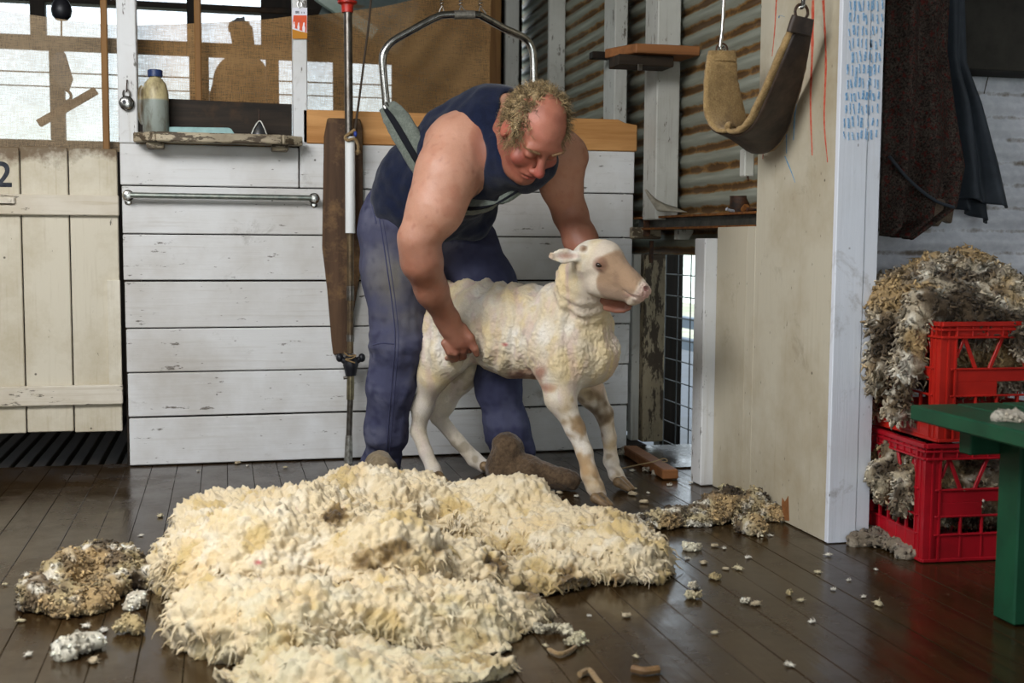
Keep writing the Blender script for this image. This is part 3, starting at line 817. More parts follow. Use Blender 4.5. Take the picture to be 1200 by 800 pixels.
MB().tube([oc + Vector((0, 0, .06)), oc + Vector((0, 0, .108))], [.004, .0018], 8).build('spout', M['iron'], ol)
MB().tube([tuple(p) for p in spline([tuple(oc + Vector(v)) for v in ((-.031, -.022, .002), (-.022, -.024, .03), (0, -.016, .062), (.016, -.026, .038), (.029, -.022, .002))], 5)], .0022, 6).build('wire_stand', plain('white_wire', '#c8c6bb', .5), ol)
sp = [at(x, y, WY - .075) for x, y in ((275, 158), (284, 156), (290, 158.5))]; 
sp = [Vector((p.x, p.y, zmin + .005)) for p in sp]
tag(MB().tube([tuple(p) for p in spline([tuple(p) for p in sp], 4)], [.003, .004, .005, .005, .004, .004, .003, .003, .002], 8).build('small_spanner', M['iron'], smooth=True), 'small dark iron tool lying between the blue box and the oil can', 'tool')

# ------------------------------------------------------------------ padlock on a nail, card on the other upright
p = at(148.5, 121, WY - .015)
pl = root('padlock', (p.x, WY - .01, p.z), 'round steel padlock hanging from a nail on the white upright', 'padlock')
Rx = Matrix.Rotation(PI / 2, 4, 'X')
MB().lathe([(.001, 0), (.022, 0), (.0265, .004), (.0265, .013), (.022, .017), (.001, .018)], 28, Matrix.Translation((p.x, WY - .007, p.z)) @ Rx).build('body', M['chrome'], pl, smooth=True)
MB().lathe([(.001, 0), (.0075, 0), (.0075, .002), (.001, .002)], 16, Matrix.Translation((p.x - .008, WY - .0245, p.z + .004)) @ Rx).build('keyhole_cover', M['black'], pl)
MB().tube([(p.x + .0125 * math.sin(a), WY - .015, p.z + .034 - .016 * math.cos(a)) for a in [k * PI / 8 - PI + .6 for k in range(15)]], .003, 8).build('shackle', M['steel'], pl, smooth=True)
n0 = at(149, 94, WY - .01)
tag(MB().tube([(n0.x, WY - .004, n0.z), (n0.x, WY - .016, n0.z - .002)], .003, 8).tube([(n0.x, WY - .016, n0.z), (p.x, WY - .016, p.z + .04)], .0022, 8).build('nail', M['iron']), 'bent nail holding the padlock on the white upright', 'nail')
cd = root('printed_card', tuple(at(352, 45, WY - .012)), 'orange and white printed card hanging on the white upright', 'card')
def flat(name, poly, Y, m, parent, d=.0012): return MB().prism([at(x, y, Y) for x, y in poly], (0, d, 0)).build(name, m, parent)
flat('card', ((342.5, 9), (360, 9), (360, 45.5), (342.5, 45.5)), WY - .012, plain('card_stock', '#d8d6dc', .7), cd)
flat('lower_band', ((342.5, 34), (351, 36.5), (360, 38.5), (360, 45.4), (342.5, 45.4)), WY - .013, plain('ochre_print', '#b87a22', .7), cd)
flat('upper_band', ((344, 18), (359.5, 18), (359.5, 32), (359, 38), (352, 35.5), (343, 32), (343.2, 26)), WY - .0132, plain('orange_print', '#d8582c', .7, c2='#c8503c', scale=70), cd)
for i, (x, y, s) in enumerate(((344.6, 28.5, .8), (349.8, 30, .95), (356, 31, 1.2))):
    flat('figure_print', [(x + s * u, y + s * v) for u, v in ((-1.2, 4.5), (-1.5, 1), (-.9, -1), (-.6, -3.4), (.5, -4.2), (1, -2.6), (.7, -1), (1.5, 1.5), (1.2, 4.8), (.3, 5.4))], WY - .0142, plain('white_print%d' % i, '#e6dde0', .7), cd)
mb = MB()
for x0, y0, x1, y1 in ((346, 13, 350.5, 13.5), (346, 14.2, 350.5, 14.7), (346, 15.4, 350.8, 15.8), (353.4, 13.8, 354, 15.8), (356, 13.8, 356.7, 15.8)):
    mb.prism([at(x, y, WY - .0132) for x, y in ((x0, y0), (x1, y0), (x1, y1), (x0, y1))], (0, .001, 0))
mb.build('print_lines', plain('dark_print', '#2d2f3c', .7), cd)
h = at(351, 5, WY - .012)
MB().tube([(h.x + .008 * math.sin(a), WY - .014, h.z + .014 * math.cos(a)) for a in [k * PI / 7 for k in range(15)]], .0018, 6).build('ring', M['chrome'], cd)
MB().tube([(h.x, WY - .004, h.z + .015), (h.x, WY - .018, h.z + .014)], .003, 6).build('peg', M['steel'], cd)

# ------------------------------------------------------------------ towel rail on the planks
a, b = at(149, 228.5, WY - .045), at(369, 232, WY - .045)
rl = root('grab_rail', tuple(at(260, 230, WY - .04)), 'tarnished metal rail fixed low on the white planks below the ledge', 'rail')
MB().tube([a, b], .0105, 14).build('bar', plain('tarnished_bar', '#68706a', .4, .5, .8, c2='#94958a', scale=25), rl, smooth=True)
for px, py, e in ((149, 228.5, a), (369, 232, b)):
    c = Vector((e.x, WY, e.z)); T = Matrix.Translation(c) @ Rx
    MB().lathe([(.001, 0), (.021, 0), (.021, .003), (.012, .010), (.010, .034), (.015, .040), (.017, .048), (.012, .056), (.001, .058)], 20, T).build('bracket', M['chrome'], rl, smooth=True)
    MB().ball(tuple(c + Vector((0, -.0015, -.024))), (.013, .003, .012), 8).build('bracket_lug', M['chrome'], rl, smooth=True)

# ------------------------------------------------------------------ orange timber rail on the partition
zt0 = at(550, 128, WY).z
poly = [(.297, 1.213), (.297, 1.338), (1.545, 1.338), (1.575, 1.325), (1.626, 1.318), (1.626, 1.213)]
tag(MB().prism([Vector((x, WY - .004, z)) for x, z in poly], (0, .045, 0), .1).build('timber_rail', M['pine'], bev=.003), 'new orange timber rail along the top of the white planks', 'timber')

# ------------------------------------------------------------------ weathered board and shearing downtube
BY = WY - .03
poly = [(384, 138), (422, 139), (425, 150), (426, 300), (419, 340), (407, 413), (391, 416), (389, 400), (384, 340), (378, 290), (380, 160)]
tag(MB().prism([at(x, y, BY) for x, y in poly], (0, .026, 0), .2).build('wooden_guard_board', M['board'], bev=.004), 'long weathered brown board tapering down the white planks behind the pipe', 'board')
DY = WY - .085
dt = root('shearing_downtube', tuple(at(409, 545, DY)), 'hanging shearing machine tube with a white sleeve and red collar', 'shearing machine')
def seg(name, pts, rad, m, n=14): return MB().tube([at(x, y, DY) for x, y in pts], rad, n).build(name, m, dt, smooth=True)
seg('upper_tube', ((407.5, -20), (408, 40), (409, 160)), .0155, M['steel'])
T = lambda px, py: Matrix.Translation(at(px, py, DY))
MB().lathe([(.001, -.026), (.021, -.026), (.023, -.004), (.024, .002), (.036, .008), (.037, .015), (.027, .017), (.001, .018)], 24, T(407, 6.5)).build('collar', M['redcap'], dt, smooth=True)
MB().lathe([(.001, .016), (.021, .016), (.021, .06), (.001, .06)], 24, T(407, 6.5)).build('coupling', M['black'], dt, smooth=True)
seg('sleeve', ((410, 160), (410.5, 273)), .0185, M['sleeve'], 20)
seg('lower_tube', ((410.5, 273), (410.5, 414)), .0125, plain('brown_tube', '#4a3c2e', .45, .4, .5, c2='#6f5c40', scale=25))
seg('ferrule', ((410.5, 335), (410.5, 352)), .0145, M['steel'])
seg('ferrule', ((410.5, 392), (410.5, 400)), .0145, M['steel'])
kn = MB()
kn.lathe([(.001, -.052), (.020, -.052), (.024, -.03), (.030, -.012), (.024, .012), (.016, .03), (.001, .03)], 20, T(411, 424))
kn.build('joint', M['black'], dt, smooth=True)
for sx in (-1, 1):
    a = at(411 + sx * 5, 424, DY); b = at(411 + sx * 13, 419, DY)
    MB().tube([a, b], [.014, .010], 10).ball(tuple(b), (.014, .016, .017), 8).build('joint_lug', M['black'], dt, smooth=True)
MB().tube([tuple(p) for p in spline([tuple(at(x, y, DY - .03)) for x, y in ((403, 413), (409, 417), (417, 416), (412, 420), (405, 421), (416, 425))], 6)], .003, 6).build('binding', M['rope'], dt)
seg('handpiece_tube', ((411, 434), (410.5, 468)), .0145, plain('brass_tube', '#8a8064', .35, .5, .8, c2='#5f5746', scale=30))
seg('handpiece_tube', ((410.5, 468), (409, 512)), .0115, M['steel'])
seg('handpiece_grip', ((409, 510), (408, 548)), [.0135, .0165], plain('worn_grip', '#a9a69d', .4, .5, .7, c2='#6b675e', scale=60))
a = at(402.5, 443, DY); MB().tube([a, at(407, 442, DY)], .006, 8).build('screw', M['steel'], dt)
# starting cord
cdp = [at(x, y, DY - .02 - .0 * i) for i, (x, y) in enumerate(((436, -20), (433, 20), (428, 60), (423, 100), (419, 130), (416, 152)))]
sc = root('pull_cord', tuple(cdp[-1]), 'dark pull cord knotted round the top of the white sleeve', 'cord')
MB().tube([tuple(p) for p in spline([tuple(p) for p in cdp], 4)], .0042, 8).build('line', M['cord'], sc, smooth=True)
MB().tube([tuple(p) for p in spline([tuple(at(x, y, DY - z)) for x, y, z in ((416, 152, .02), (405, 160, .023), (407, 164, .025), (415, 163, .023), (419, 168, .02), (420, 174, .02))], 6)], .006, 8).build('knot', M['rope'], sc, smooth=True)
mb = MB()
for k in range(34):
    a = at(420, 173, DY - .02); d = Vector((rnd.gauss(0, .35), rnd.gauss(0, .3), -1)).normalized() * rnd.uniform(.016, .03); mb.tube([a, a + d * .5, a + d + Vector((rnd.gauss(0, .002), 0, 0))], [.0022, .0018, .0008], 4)
mb.build('frayed_end', M['rope'], sc)
MB().ball(tuple(at(416.5, 157, DY - .022)), (.007, .007, .011), 8).build('blue_tie', plain('blue_tie', '#2b3d86', .5), sc, smooth=True)

# ------------------------------------------------------------------ back-support sling round the shearer
SY = 3.92
sg = root('back_support_sling', tuple(at(540, 18, SY)), 'chrome tube frame hung on springs with a grey fleecy chest strap', 'sling')
pts = [(453, 126), (450, 95), (448.5, 70), (452, 58), (461, 48), (480, 37), (510, 21), (524, 17.5), (558, 17.5), (566, 20), (590, 33), (612, 43), (621, 52), (625, 66), (626, 96), (626.5, 125)]
MB().tube([tuple(at(x, y, SY + .05 * min(1, max(0, (x - 560) / 60)))) for x, y in spline(pts, 5)], .0128, 16).build('tube_frame', M['chrome'], sg, smooth=True)
MB().tube([at(532, 17.4, SY), at(556, 17.4, SY)], .0142, 14).build('hanger_sleeve', plain('worn_sleeve', '#8f8a80', .5, .5, .7, c2='#4c473f', scale=80), sg)
for px in (516, 541, 564):
    base = at(px, 16 if px == 541 else (18.5 if px < 540 else 18), SY); mb = MB()
    top_ = at(px + (2 if px < 540 else -1), 7, SY)
    mb.tube([base + Vector((-.012, 0, -.004)), top_, base + Vector((.016, .0, .006))], .0028, 6)
    mb.tube([(top_.x + .006 * math.cos(a), top_.y + .006 * math.sin(a), top_.z + a * .0016) for a in [k * .7 for k in range(70)]], .0016, 5)
    mb.build('spring_hook', M['steel'], sg, smooth=True)
def band(path, widths, thick, m, name, parent, wdir=None, rows=6, rough=.0, seed=1, puff=.5):
    """padded strap: path points, a width vector per point"""
    P_ = spline(path, 7); W = spline(widths, 7); mb = MB(); n = len(P_); ring = 16
    for i in range(n):
        t = P_[min(i + 1, n - 1)] - P_[max(i - 1, 0)]; t /= np.linalg.norm(t)
        w = W[i] - t * (W[i] @ t); hw = np.linalg.norm(w); w = w / hw; u = np.cross(t, w)
        for k in range(ring):
            a = 2 * PI * k / ring; ca, sa = math.cos(a), math.sin(a)
            x = math.copysign(abs(ca) ** .55, ca) * hw; y = math.copysign(abs(sa) ** puff, sa) * thick / 2
            p = Vector(P_[i] + w * x + u * y)
            if rough: p += Vector(w * ca + u * sa) * (rough * mn.noise(p * 90 + Vector((seed, 0, 0))))
            mb.v.append(tuple(p)); mb.tone.append(0)
    for i in range(n - 1):
        for k in range(ring): mb.f.append((i * ring + k, i * ring + (k + 1) % ring, (i + 1) * ring + (k + 1) % ring, (i + 1) * ring + k))
    mb.f += [tuple(range(ring))[::-1], tuple(range((n - 1) * ring, n * ring))]
    return mb.build(name, m, parent, smooth='all')
M['strapwool'] = fuzzy('grey_sheepskin', '#5a6058', '#787d72', 180, .004, big='#4c5149')
def A(px, py, Y): return np.array(at(px, py, Y))
path = [A(455, 126, SY), A(466, 142, SY - .05), A(486, 176, SY - .09), A(505, 206, SY - .10), A(532, 238, 3.80), A(575, 240, 3.70), A(618, 217, 3.66)]
wd = [A(465, 122, SY) - A(455, 130, SY)] + [A(x + 16, y - 9, s) - A(x, y, s + .02) for x, y, s in ((466, 142, 3.87), (486, 176, 3.85), (505, 206, 3.84), (532, 238, 3.8), (575, 240, 3.7), (618, 217, 3.66))]
band(path, [w * .85 for w in wd], .03, M['strapwool'], 'fleecy_pad', sg, rough=.004)
band([p + np.array([-.012, -.016, -.006]) for p in path], [w * .2 for w in wd], .008, plain('black_webbing', '#17181c', .85, .1), 'webbing', sg, puff=.3)
MB().tube([at(452, 120, SY - .015), at(459, 130, SY - .02), at(454, 131, SY - .02), at(450, 124, SY - .015)], .004, 8).build('buckle', M['chrome'], sg)
# ------------------------------------------------------------------ small timber shelf on the grey post
a = [atX(724, 72, 1.56)]
sy = 4.22
sf = root('timber_shelf', tuple(at(775, 70, sy)), 'small reddish timber shelf fixed to the grey post by the rusty iron wall', 'shelf')
c0, c1 = at(724.5, 71, sy), at(820, 61, sy)
zt_ = at(770, 51, sy + .12).z
zb_ = at(770, 63, sy).z
xl, xr = at(747, 60, sy).x, at(820.5, 60, sy).x
MB().prism([Vector((xl - .005, sy, zb_ + .001)), Vector((xr, sy, zb_ + .001)), Vector((xr - .015, sy + .16, zb_ + .001)), Vector((xl - .075, sy + .16, zb_ + .001))], (0, 0, .034), .2).build('shelf_board', M['shelfwood'], sf, bev=.003)
MB().box((xl - .06, sy + .035, zb_ - .04), (at(794, 60, sy).x, sy + .155, zb_)).build('bearer', M['dark'], sf, bev=.003)
p = at(750, 79, sy + .034)
MB().box((p.x - .009, sy + .030, p.z - .012), (p.x + .009, sy + .036, p.z + .012)).build('bracket_plate', M['steel'], sf, bev=.001)

# ------------------------------------------------------------------ hanging fleecy sling on the right
gs = root('hanging_sling', tuple(at(885, 150, 3.35)), 'tan fleecy leather sling hanging in a loop from two hooks', 'sling')
M['tanwool'] = fuzzy('tan_sheepskin', '#8d7248', '#b09468', 200, .003, big='#7a6240')
M['leather'] = plain('dark_leather', '#2a211b', .55, .4, c2='#4a3b30', scale=14, bump=.002)
LY = 3.42
SY_ = [3.42, 3.42, 3.42, 3.40, 3.36, 3.29, 3.21, 3.13, 3.08]
SP_ = [(846, 66), (845, 95), (849, 130), (860, 156), (879, 161), (897, 146), (912, 112), (926, 72), (939, 30)]
pth = [A(p[0], p[1], y) for p, y in zip(SP_, SY_)]
wv = [((17, 0), .0), ((19, 2), .02), ((24, 6), .03), ((24, 14), .05), ((18, 16), .08), ((21, 10), .07), ((19, 8), .05), ((16, 7), .03), ((11, 4), .01)]
W = [A(p[0] + d[0], p[1] + d[1], y + dy) - A(p[0], p[1], y) for p, y, (d, dy) in zip(SP_, SY_, wv)]
def shift(path, widths, side, amt):
    P_ = [np.array(p) for p in path]; out = []
    for i, p in enumerate(P_):
        t = P_[min(i + 1, len(P_) - 1)] - P_[max(i - 1, 0)]; t /= np.linalg.norm(t); u = np.cross(t, widths[i]); u /= np.linalg.norm(u); out.append(p + u * amt * side)
    return out
band(pth, W, .022, M['tanwool'], 'fleecy_lining', gs, rough=.004, puff=.4)
s_ = shift(pth, W, 1, .012)
sgn = 1 if (s_[6] - pth[6])[1] < 0 or (s_[6] - pth[6])[0] > 0 else -1
band(shift(pth, W, sgn, .014), [w * .8 for w in W], .012, M['leather'], 'leather_backing', gs, rough=.001, puff=.3)
e0 = at(846, 58, LY); e1 = at(940, 14, 3.06)
mb = MB()
mb.tube([tuple(e0 + Vector((.018 * math.cos(a), 0, .018 * math.sin(a)))) for a in [k * PI / 8 for k in range(17)]], .003, 8)
mb.build('end_ring', M['iron'], gs, smooth=True)
MB().tube([tuple(e1 + Vector((.019 * math.cos(a), .004, .022 * math.sin(a)))) for a in [k * PI / 8 for k in range(17)]], .004, 8).build('end_ring', M['iron'], gs, smooth=True)
band([A(846, 60, LY), A(846, 66, LY), A(846, 72, LY)], [W[0] * .95] * 3, .03, M['tanwool'], 'end_loop', gs, rough=.003)
band([A(941, 20, 3.055), A(938.5, 30, 3.06), A(936, 40, 3.065)], [W[-1] * 1.0, W[-1] * 1.1, W[-1] * 1.15], .02, M['leather'], 'end_loop', gs, puff=.4)
h0 = at(845.5, 50, LY)
tag(MB().tube([tuple(p) for p in spline([tuple(at(849, -30, LY)), tuple(at(848, 10, LY)), tuple(at(846, 40, LY)), tuple(at(844, 55, LY)), tuple(at(846, 58.5, LY)), tuple(at(849, 55, LY))], 5)], .0058, 10).build('hanging_rod', M['chrome'], smooth=True), 'thin chrome rod with a hooked end holding the fleecy end of the loop', 'rod')
tag(MB().tube([tuple(p) for p in spline([tuple(at(941, -30, 3.06)), tuple(at(941.5, -4, 3.06)), tuple(at(941, 7, 3.055)), tuple(at(937, 9, 3.06))], 5)], .0062, 10).build('hanging_hook', M['chrome'], smooth=True), 'chrome hook holding the leather end of the loop against the cream sheet', 'hook')
p0, p1 = atX(872, 176, 1.70), atX(884, 210, 1.70)
cl = root('wall_cleat', tuple(p0), 'grey timber block nailed by the edge of the cream sheet above the steel ledge', 'cleat')
a, b = at(873, 174, 3.54), at(884, 207, 3.54)
MB().box((a.x, 3.54, b.z), (b.x, 3.58, a.z)).build('block', M['greypost'], cl, bev=.004)
MB().tube([at(876, 206, 3.55), at(877, 211, 3.53)], .004, 6).build('nail', M['iron'], cl)

# ------------------------------------------------------------------ steel channel ledge and what lies on it
LX0, LY0 = 1.585, 3.52
zt1 = atX(880, 248.5, LX0).z; zb1 = atX(880, 266, LX0).z
cy1 = 4.62
ch = root('steel_channel_ledge', (LX0, 4.0, zb1), 'dark rusty steel channel running from the cream sheet past the old post', 'beam')
xa, xb = at(741, 250, cy1).x, at(889, 250, 3.56)
f0, f1 = at(889, 248, 3.57), at(741, 251, 4.66)
d = Vector((f1.x - f0.x, f1.y - f0.y, 0)); f0 = Vector((f0.x, f0.y, 0)); nrm = Vector((d.y, -d.x, 0)).normalized()
if nrm.x > 0: nrm = -nrm
def chan(o, z0, z1, dep): 
    return [f0 + nrm * o + Vector((0, 0, z0)), f0 + nrm * (o - dep) + Vector((0, 0, z0)), f0 + nrm * (o - dep) + Vector((0, 0, z1)), f0 + nrm * o + Vector((0, 0, z1))]
zt1 = at(889, 247, 3.57).z; zb1 = at(889, 266, 3.57).z
MB().prism(chan(0, zt1 - .008, zt1, .11), d).build('top_flange', M['rust'], ch, bev=.001)
MB().prism(chan(0, zb1, zb1 + .008, .11), d).build('lower_flange', M['rust'], ch, bev=.001)
MB().prism(chan(-.03, zb1 + .008, zt1 - .008, .012), d).build('web', plain('dark_steel_web', '#33332f', .45, .5, .6, c2='#57544b', scale=18), ch)
def ledge(px, off=.05, z=0):
    "point on the channel's top under picture column px"
    best = min((abs((f0 + d * t).x / (f0 + d * t).y - at(px, 245, 1).x), t) for t in [i / 200 for i in range(201)])[1]
    v = f0 + d * best - nrm * off; return Vector((v.x, v.y, zt1 + z))
c = ledge(848.5, .06)
tc = root('tin_can', tuple(c), 'dark rusty tin can on the steel channel ledge', 'tin')
MB().lathe([(.001, .0), (.034, .0), (.035, .002), (.0345, .055), (.0335, .056), (.032, .004), (.001, .004)], 28, Matrix.Translation(c)).build('can_wall', M['iron'], tc, smooth=True)
MB().lathe([(.0348, .053), (.036, .054), (.036, .0575), (.0335, .0575)], 28, Matrix.Translation(c)).build('rim', M['iron'], tc, smooth=True)
c = ledge(851, .012, .006)
tag(MB().tube([c + Vector((-.012, -.004, .006)), c + Vector((.006, 0, 0))], [.006, .0045], 8).tube([c + Vector((.004, 0, .001)), c + Vector((.02, .003, -.001))], .0052, 8).build('pale_stub', plain('pale_grey_stub', '#b9bcc0', .6, .3, c2='#6b7078', scale=200), smooth=True), 'small pale grey stub lying in front of the tin can', 'stub')
c = ledge(864, .03, .012)
tag(MB().lathe([(.001, -.012), (.013, -.012), (.013, .012), (.001, .012)], 6, Matrix.Translation(c) @ Matrix.Rotation(1.2, 4, 'X')).build('rusty_nut', M['rust'], bev=.001), 'rusty nut beside the tin can on the steel ledge', 'nut')
c = ledge(871, .03, .007)
tag(MB().tube([c + Vector((-.016, 0, 0)), c + Vector((.018, -.006, 0))], [.007, .004], 8).build('dark_bolt', M['iron'], smooth=True), 'short dark bolt at the cream sheet end of the steel ledge', 'bolt')
# curled offcut of sheet on the ledge
zl1 = zt1 + .001
up_ = [(755.5, 222.5), (762, 228), (770, 234), (780, 239.5), (789, 242), (797, 245.5), (803, 248.5)]
lo_ = [(755.5, 222.5), (758, 228), (762, 235), (766, 241), (771, 247), (785, 248), (803, 248.5)]
U = spline([tuple(at(x, y, 4.31)) for x, y in up_], 4); L_ = spline([tuple(at(x, y, 4.27)) for x, y in lo_], 4); mb = MB()
for a_, b_ in zip(U, L_):
    for j in range(6):
        t_ = j / 5; p = np.array(a_) * (1 - t_) + np.array(b_) * t_; mb.v.append((p[0], p[1] - .02 * math.sin(PI * t_), max(zl1, p[2]))); mb.tone.append(0)
for i in range(len(U) - 1):
    for j in range(5): mb.f.append((i * 6 + j, (i + 1) * 6 + j, (i + 1) * 6 + j + 1, i * 6 + j + 1))
tag(mb.build('curled_scrap', plain('grey_hide', '#a39c8c', .6, .3, c2='#6f685b', scale=14), smooth='all', thick=.003, fix=False), 'pale curled horn-shaped scrap resting on the steel ledge', 'scrap')
# latch gear on the old post
lp = root('wooden_latch_bar', tuple(at(757, 280, 4.58)), 'flaking cream latch bar across the top of the old post', 'latch')
a, b = at(740, 266, 4.575), at(773, 280, 4.575)
MB().box((a.x, 4.555, b.z), (b.x, 4.598, a.z), .5).build('bar', M['shelf'], lp, bev=.004)
a, b = at(752, 262, 4.56), at(762, 280, 4.56)
MB().box((a.x + .004, 4.548, b.z + .01), (b.x - .004, 4.554, a.z + .045)).build('hasp', M['iron'], lp, bev=.002)
a, b = at(762, 282, 4.59), at(766, 308, 4.59)
tag(MB().box((a.x, 4.592, b.z), (b.x, 4.5995, a.z)).build('hasp_strip', M['iron'], bev=.001), 'rusty slotted strip on the front of the old post under the latch bar', 'hasp')
a, b = at(778, 268, 4.45), at(813, 281, 4.45)
tag(MB().box((a.x, 4.30, b.z), (b.x - .0, 4.34, a.z)).build('lintel_board', M['greypost'], bev=.003), 'short grey board under the steel ledge above the narrow doorway', 'board')

# ------------------------------------------------------------------ offcuts by the doorway
a, b = atZ(738, 527, .02), atZ(786, 556, .02)
tag(MB().bar(a, b, .06, .036, tone=.2).build('timber_offcut', M['shelfwood'], bev=.005), 'reddish timber offcut lying on the floor before the narrow doorway', 'timber')
tag(MB().tube([tuple(p) for p in spline([tuple(atZ(x, y, z)) for x, y, z in ((727, 549, .004), (745, 545, .03), (765, 541, .05), (778, 537, .06), (782, 540, .055), (776, 541, .05))], 6)], .0022, 6).build('bale_wire', plain('tan_wire', '#9b8560', .7), smooth=True), 'thin curled tan wire lying over the timber offcut', 'wire')

# ------------------------------------------------------------------ red crates, one on the other
M['red'] = plain('red_crate_plastic', '#bb2418', .38, .5, c2='#9c1a12', scale=7)
M['red2'] = plain('crimson_crate_plastic', '#ad1020', .38, .5, c2='#8e0c18', scale=7)
def crate(x0, y0, z0, w, dp, h, m, label, ang):
    R = root('plastic_crate', (x0, y0, z0), label, 'crate', 'red plastic crates stacked by the white corner post')
    T = Matrix.Translation((x0, y0, z0)) @ Matrix.Rotation(ang, 4, 'Z')
    th = .007
    def side(n, o, u, v, L):
        """o: corner, u: along, v: inward"""
        o, u, v = Vector(o), Vector(u), Vector(v)
        def pl(a, b, z_a, z_b, d0=0.0, d1=th):
            q = [o + u * a + v * d0, o + u * b + v * d0, o + u * b + v * d1, o + u * a + v * d1]
            mb.add([T @ (p + Vector((0, 0, z_a))) for p in q] + [T @ (p + Vector((0, 0, z_b))) for p in q], [(0, 3, 2, 1), (4, 5, 6, 7), (0, 1, 5, 4), (1, 2, 6, 5), (2, 3, 7, 6), (3, 0, 4, 7)])
        def slant(a, za, b, zb, w_):
            q = [(a - w_ / 2, za), (a + w_ / 2, za), (b + w_ / 2, zb), (b - w_ / 2, zb)]
            pts = [o + u * s + Vector((0, 0, z)) for s, z in q]
            mb.add([T @ (p + v * .001) for p in pts] + [T @ (p + v * th) for p in pts], [(0, 3, 2, 1), (4, 5, 6, 7), (0, 1, 5, 4), (1, 2, 6, 5), (2, 3, 7, 6), (3, 0, 4, 7)])
        mb = MB()
        pl(0, L, h - .012, h, -.007, .010); pl(0, L, h - .024, h - .018, -.005, th); pl(0, L, h - .038, h - .012, 0, th); pl(0, L, h - .044, h - .038, -.006, th)
        k = 4
        for i in range(1, 9): pl(L * i / 9 - .0015, L * i / 9 + .0015, h - .04, h - .01, -.005, 0)
        mb.build('rim', m, R, bev=.0012)
        mb = MB()
        for i in range(4):
            c = .05 + (L - .1) * (i + .5) / 4; s = 1 if i % 2 else -1
            slant(c - s * .018, h * .60, c + s * .018, h - .042, .011)
        for e in (.048, L - .048): slant(e, h * .70, e + (.02 if e < L / 2 else -.02), h - .042, .008)
        pl(.03, L - .03, h * .50, h * .60); pl(.03, L * .42, h * .38, h * .5); pl(.03, L - .03, h * .60, h * .615, -.004, th); pl(.03, L - .03, h * .375, h * .39, -.004, th)
        mb.build('mid_panel', m, R, bev=.001)
        mb = MB()
        for i in range(6):
            c = .045 + (L - .09) * i / 5; pl(c - .003, c + .003, .012, h * .38, -.002, th)
        pl(.03, L - .03, 0, h * .22); pl(0, L, 0, .008, -.004, th); pl(.03, L - .03, h * .22, h * .235, -.004, th)
        mb.build('lower_panel', m, R, bev=.001)
    side('f', (0, 0, 0), (1, 0, 0), (0, 1, 0), w); side('l', (0, dp, 0), (0, -1, 0), (1, 0, 0), dp)
    side('b', (w, dp, 0), (-1, 0, 0), (0, -1, 0), w); side('r', (w, 0, 0), (0, 1, 0), (-1, 0, 0), dp)
    for cx, cy, sx, sy_ in ((0, 0, 1, 1), (w, 0, -1, 1), (w, dp, -1, -1), (0, dp, 1, -1)):
        mb = MB()
        prof = [(0, 0), (.040, 0), (.040, -.004), (.045, -.004), (.045, .006), (.024, .006), (.024, -.003), (.019, -.003), (.019, .007), (.007, .007), (.007, .019), (-.003, .019), (-.003, .024), (.006, .024), (.006, .045), (-.004, .045), (-.004, .040), (0, .040)]
        pts = [T @ Vector((cx + sx * a, cy + sy_ * b, .001)) for a, b in prof]
        mb.prism(pts, (0, 0, h - .008)); mb.build('corner_post', m, R)
    MB().add([T @ Vector(p) for p in ((.004, .004, .004), (w - .004, .004, .004), (w - .004, dp - .004, .004), (.004, dp - .004, .004), (.004, .004, .009), (w - .004, .004, .009), (w - .004, dp - .004, .009), (.004, dp - .004, .009))], [(0, 3, 2, 1), (4, 5, 6, 7), (0, 1, 5, 4), (1, 2, 6, 5), (2, 3, 7, 6), (3, 0, 4, 7)]).build('base', m, R)
    return T
cw, cd_, chh = .40, .34, .318
T1 = crate(1.795, 2.775, .002, cw, cd_, chh, M['red2'], 'crimson plastic crate of wool on the floor, beneath the other crate', -.06)
T2 = crate(1.822, 2.765, .325, cw, cd_, chh, M['red'], 'orange-red plastic crate heaped with wool, upper one of the stack', -.03)
# ------------------------------------------------------------------ wool in and over the crates
M['dwool'] = vcol('dirty_wool', .95, .05, 160, .006, var=.4, dark='#3a2f22', sheen=.1)
def dirty(v, seed, base='#b3a58d'):
    n1, n2, n3 = nz(v, 13, seed, 3), nz(v, 27, seed + 3, 2), nz(v, 8, seed + 7, 2)
    c = np.tile(hexa(base), (len(v), 1))
    c = blend(c, (n1 - .02) * 4, '#6b5a44'); c = blend(c, (n2 - .1) * 3, '#d9d0bd'); c = blend(c, (n3 - .12) * 4, '#ab9066'); c = blend(c, (-n3 - .18) * 4, '#4a3e30')
    return c
def woolly(seed, a=.022, b=.010):
    return lambda v, n: nz(v, 12, seed, 2) * a + (.42 - cells(v, 42, seed)) * b * 1.6 + (.4 - cells(v, 95, seed + 2)) * b * .6
def heap(name, S, h, seed, label, cat, n_lock=900, L=.035, r=.006, base='#b3a58d', group=None, floor=None, sp=.8, droop=.3):
    lo, hi = S.bounds(.05)
    fn = S if floor is None else (lambda p: np.maximum(S(p), floor - p[:, 2]))
    o = skin(name, fn, lo, hi, h, M['dwool'], disp=woolly(seed), color=lambda v: dirty(v, seed, base) if name != 'wool_scrap' else .3 * dirty(v, seed, base) + .7 * hexa(base), extra=locks(int(n_lock * 1.5), L * .45, r * 1.0, seed, droop, sp * .75, segs=4, curl=.45, blunt=True, colf=lambda c, R: np.clip(c * R.uniform(.7, 1.25, (len(c), 1)), 0, 1)))
    return tag(o, label, cat, group)
S = Sdf()
zt2 = .325 + chh
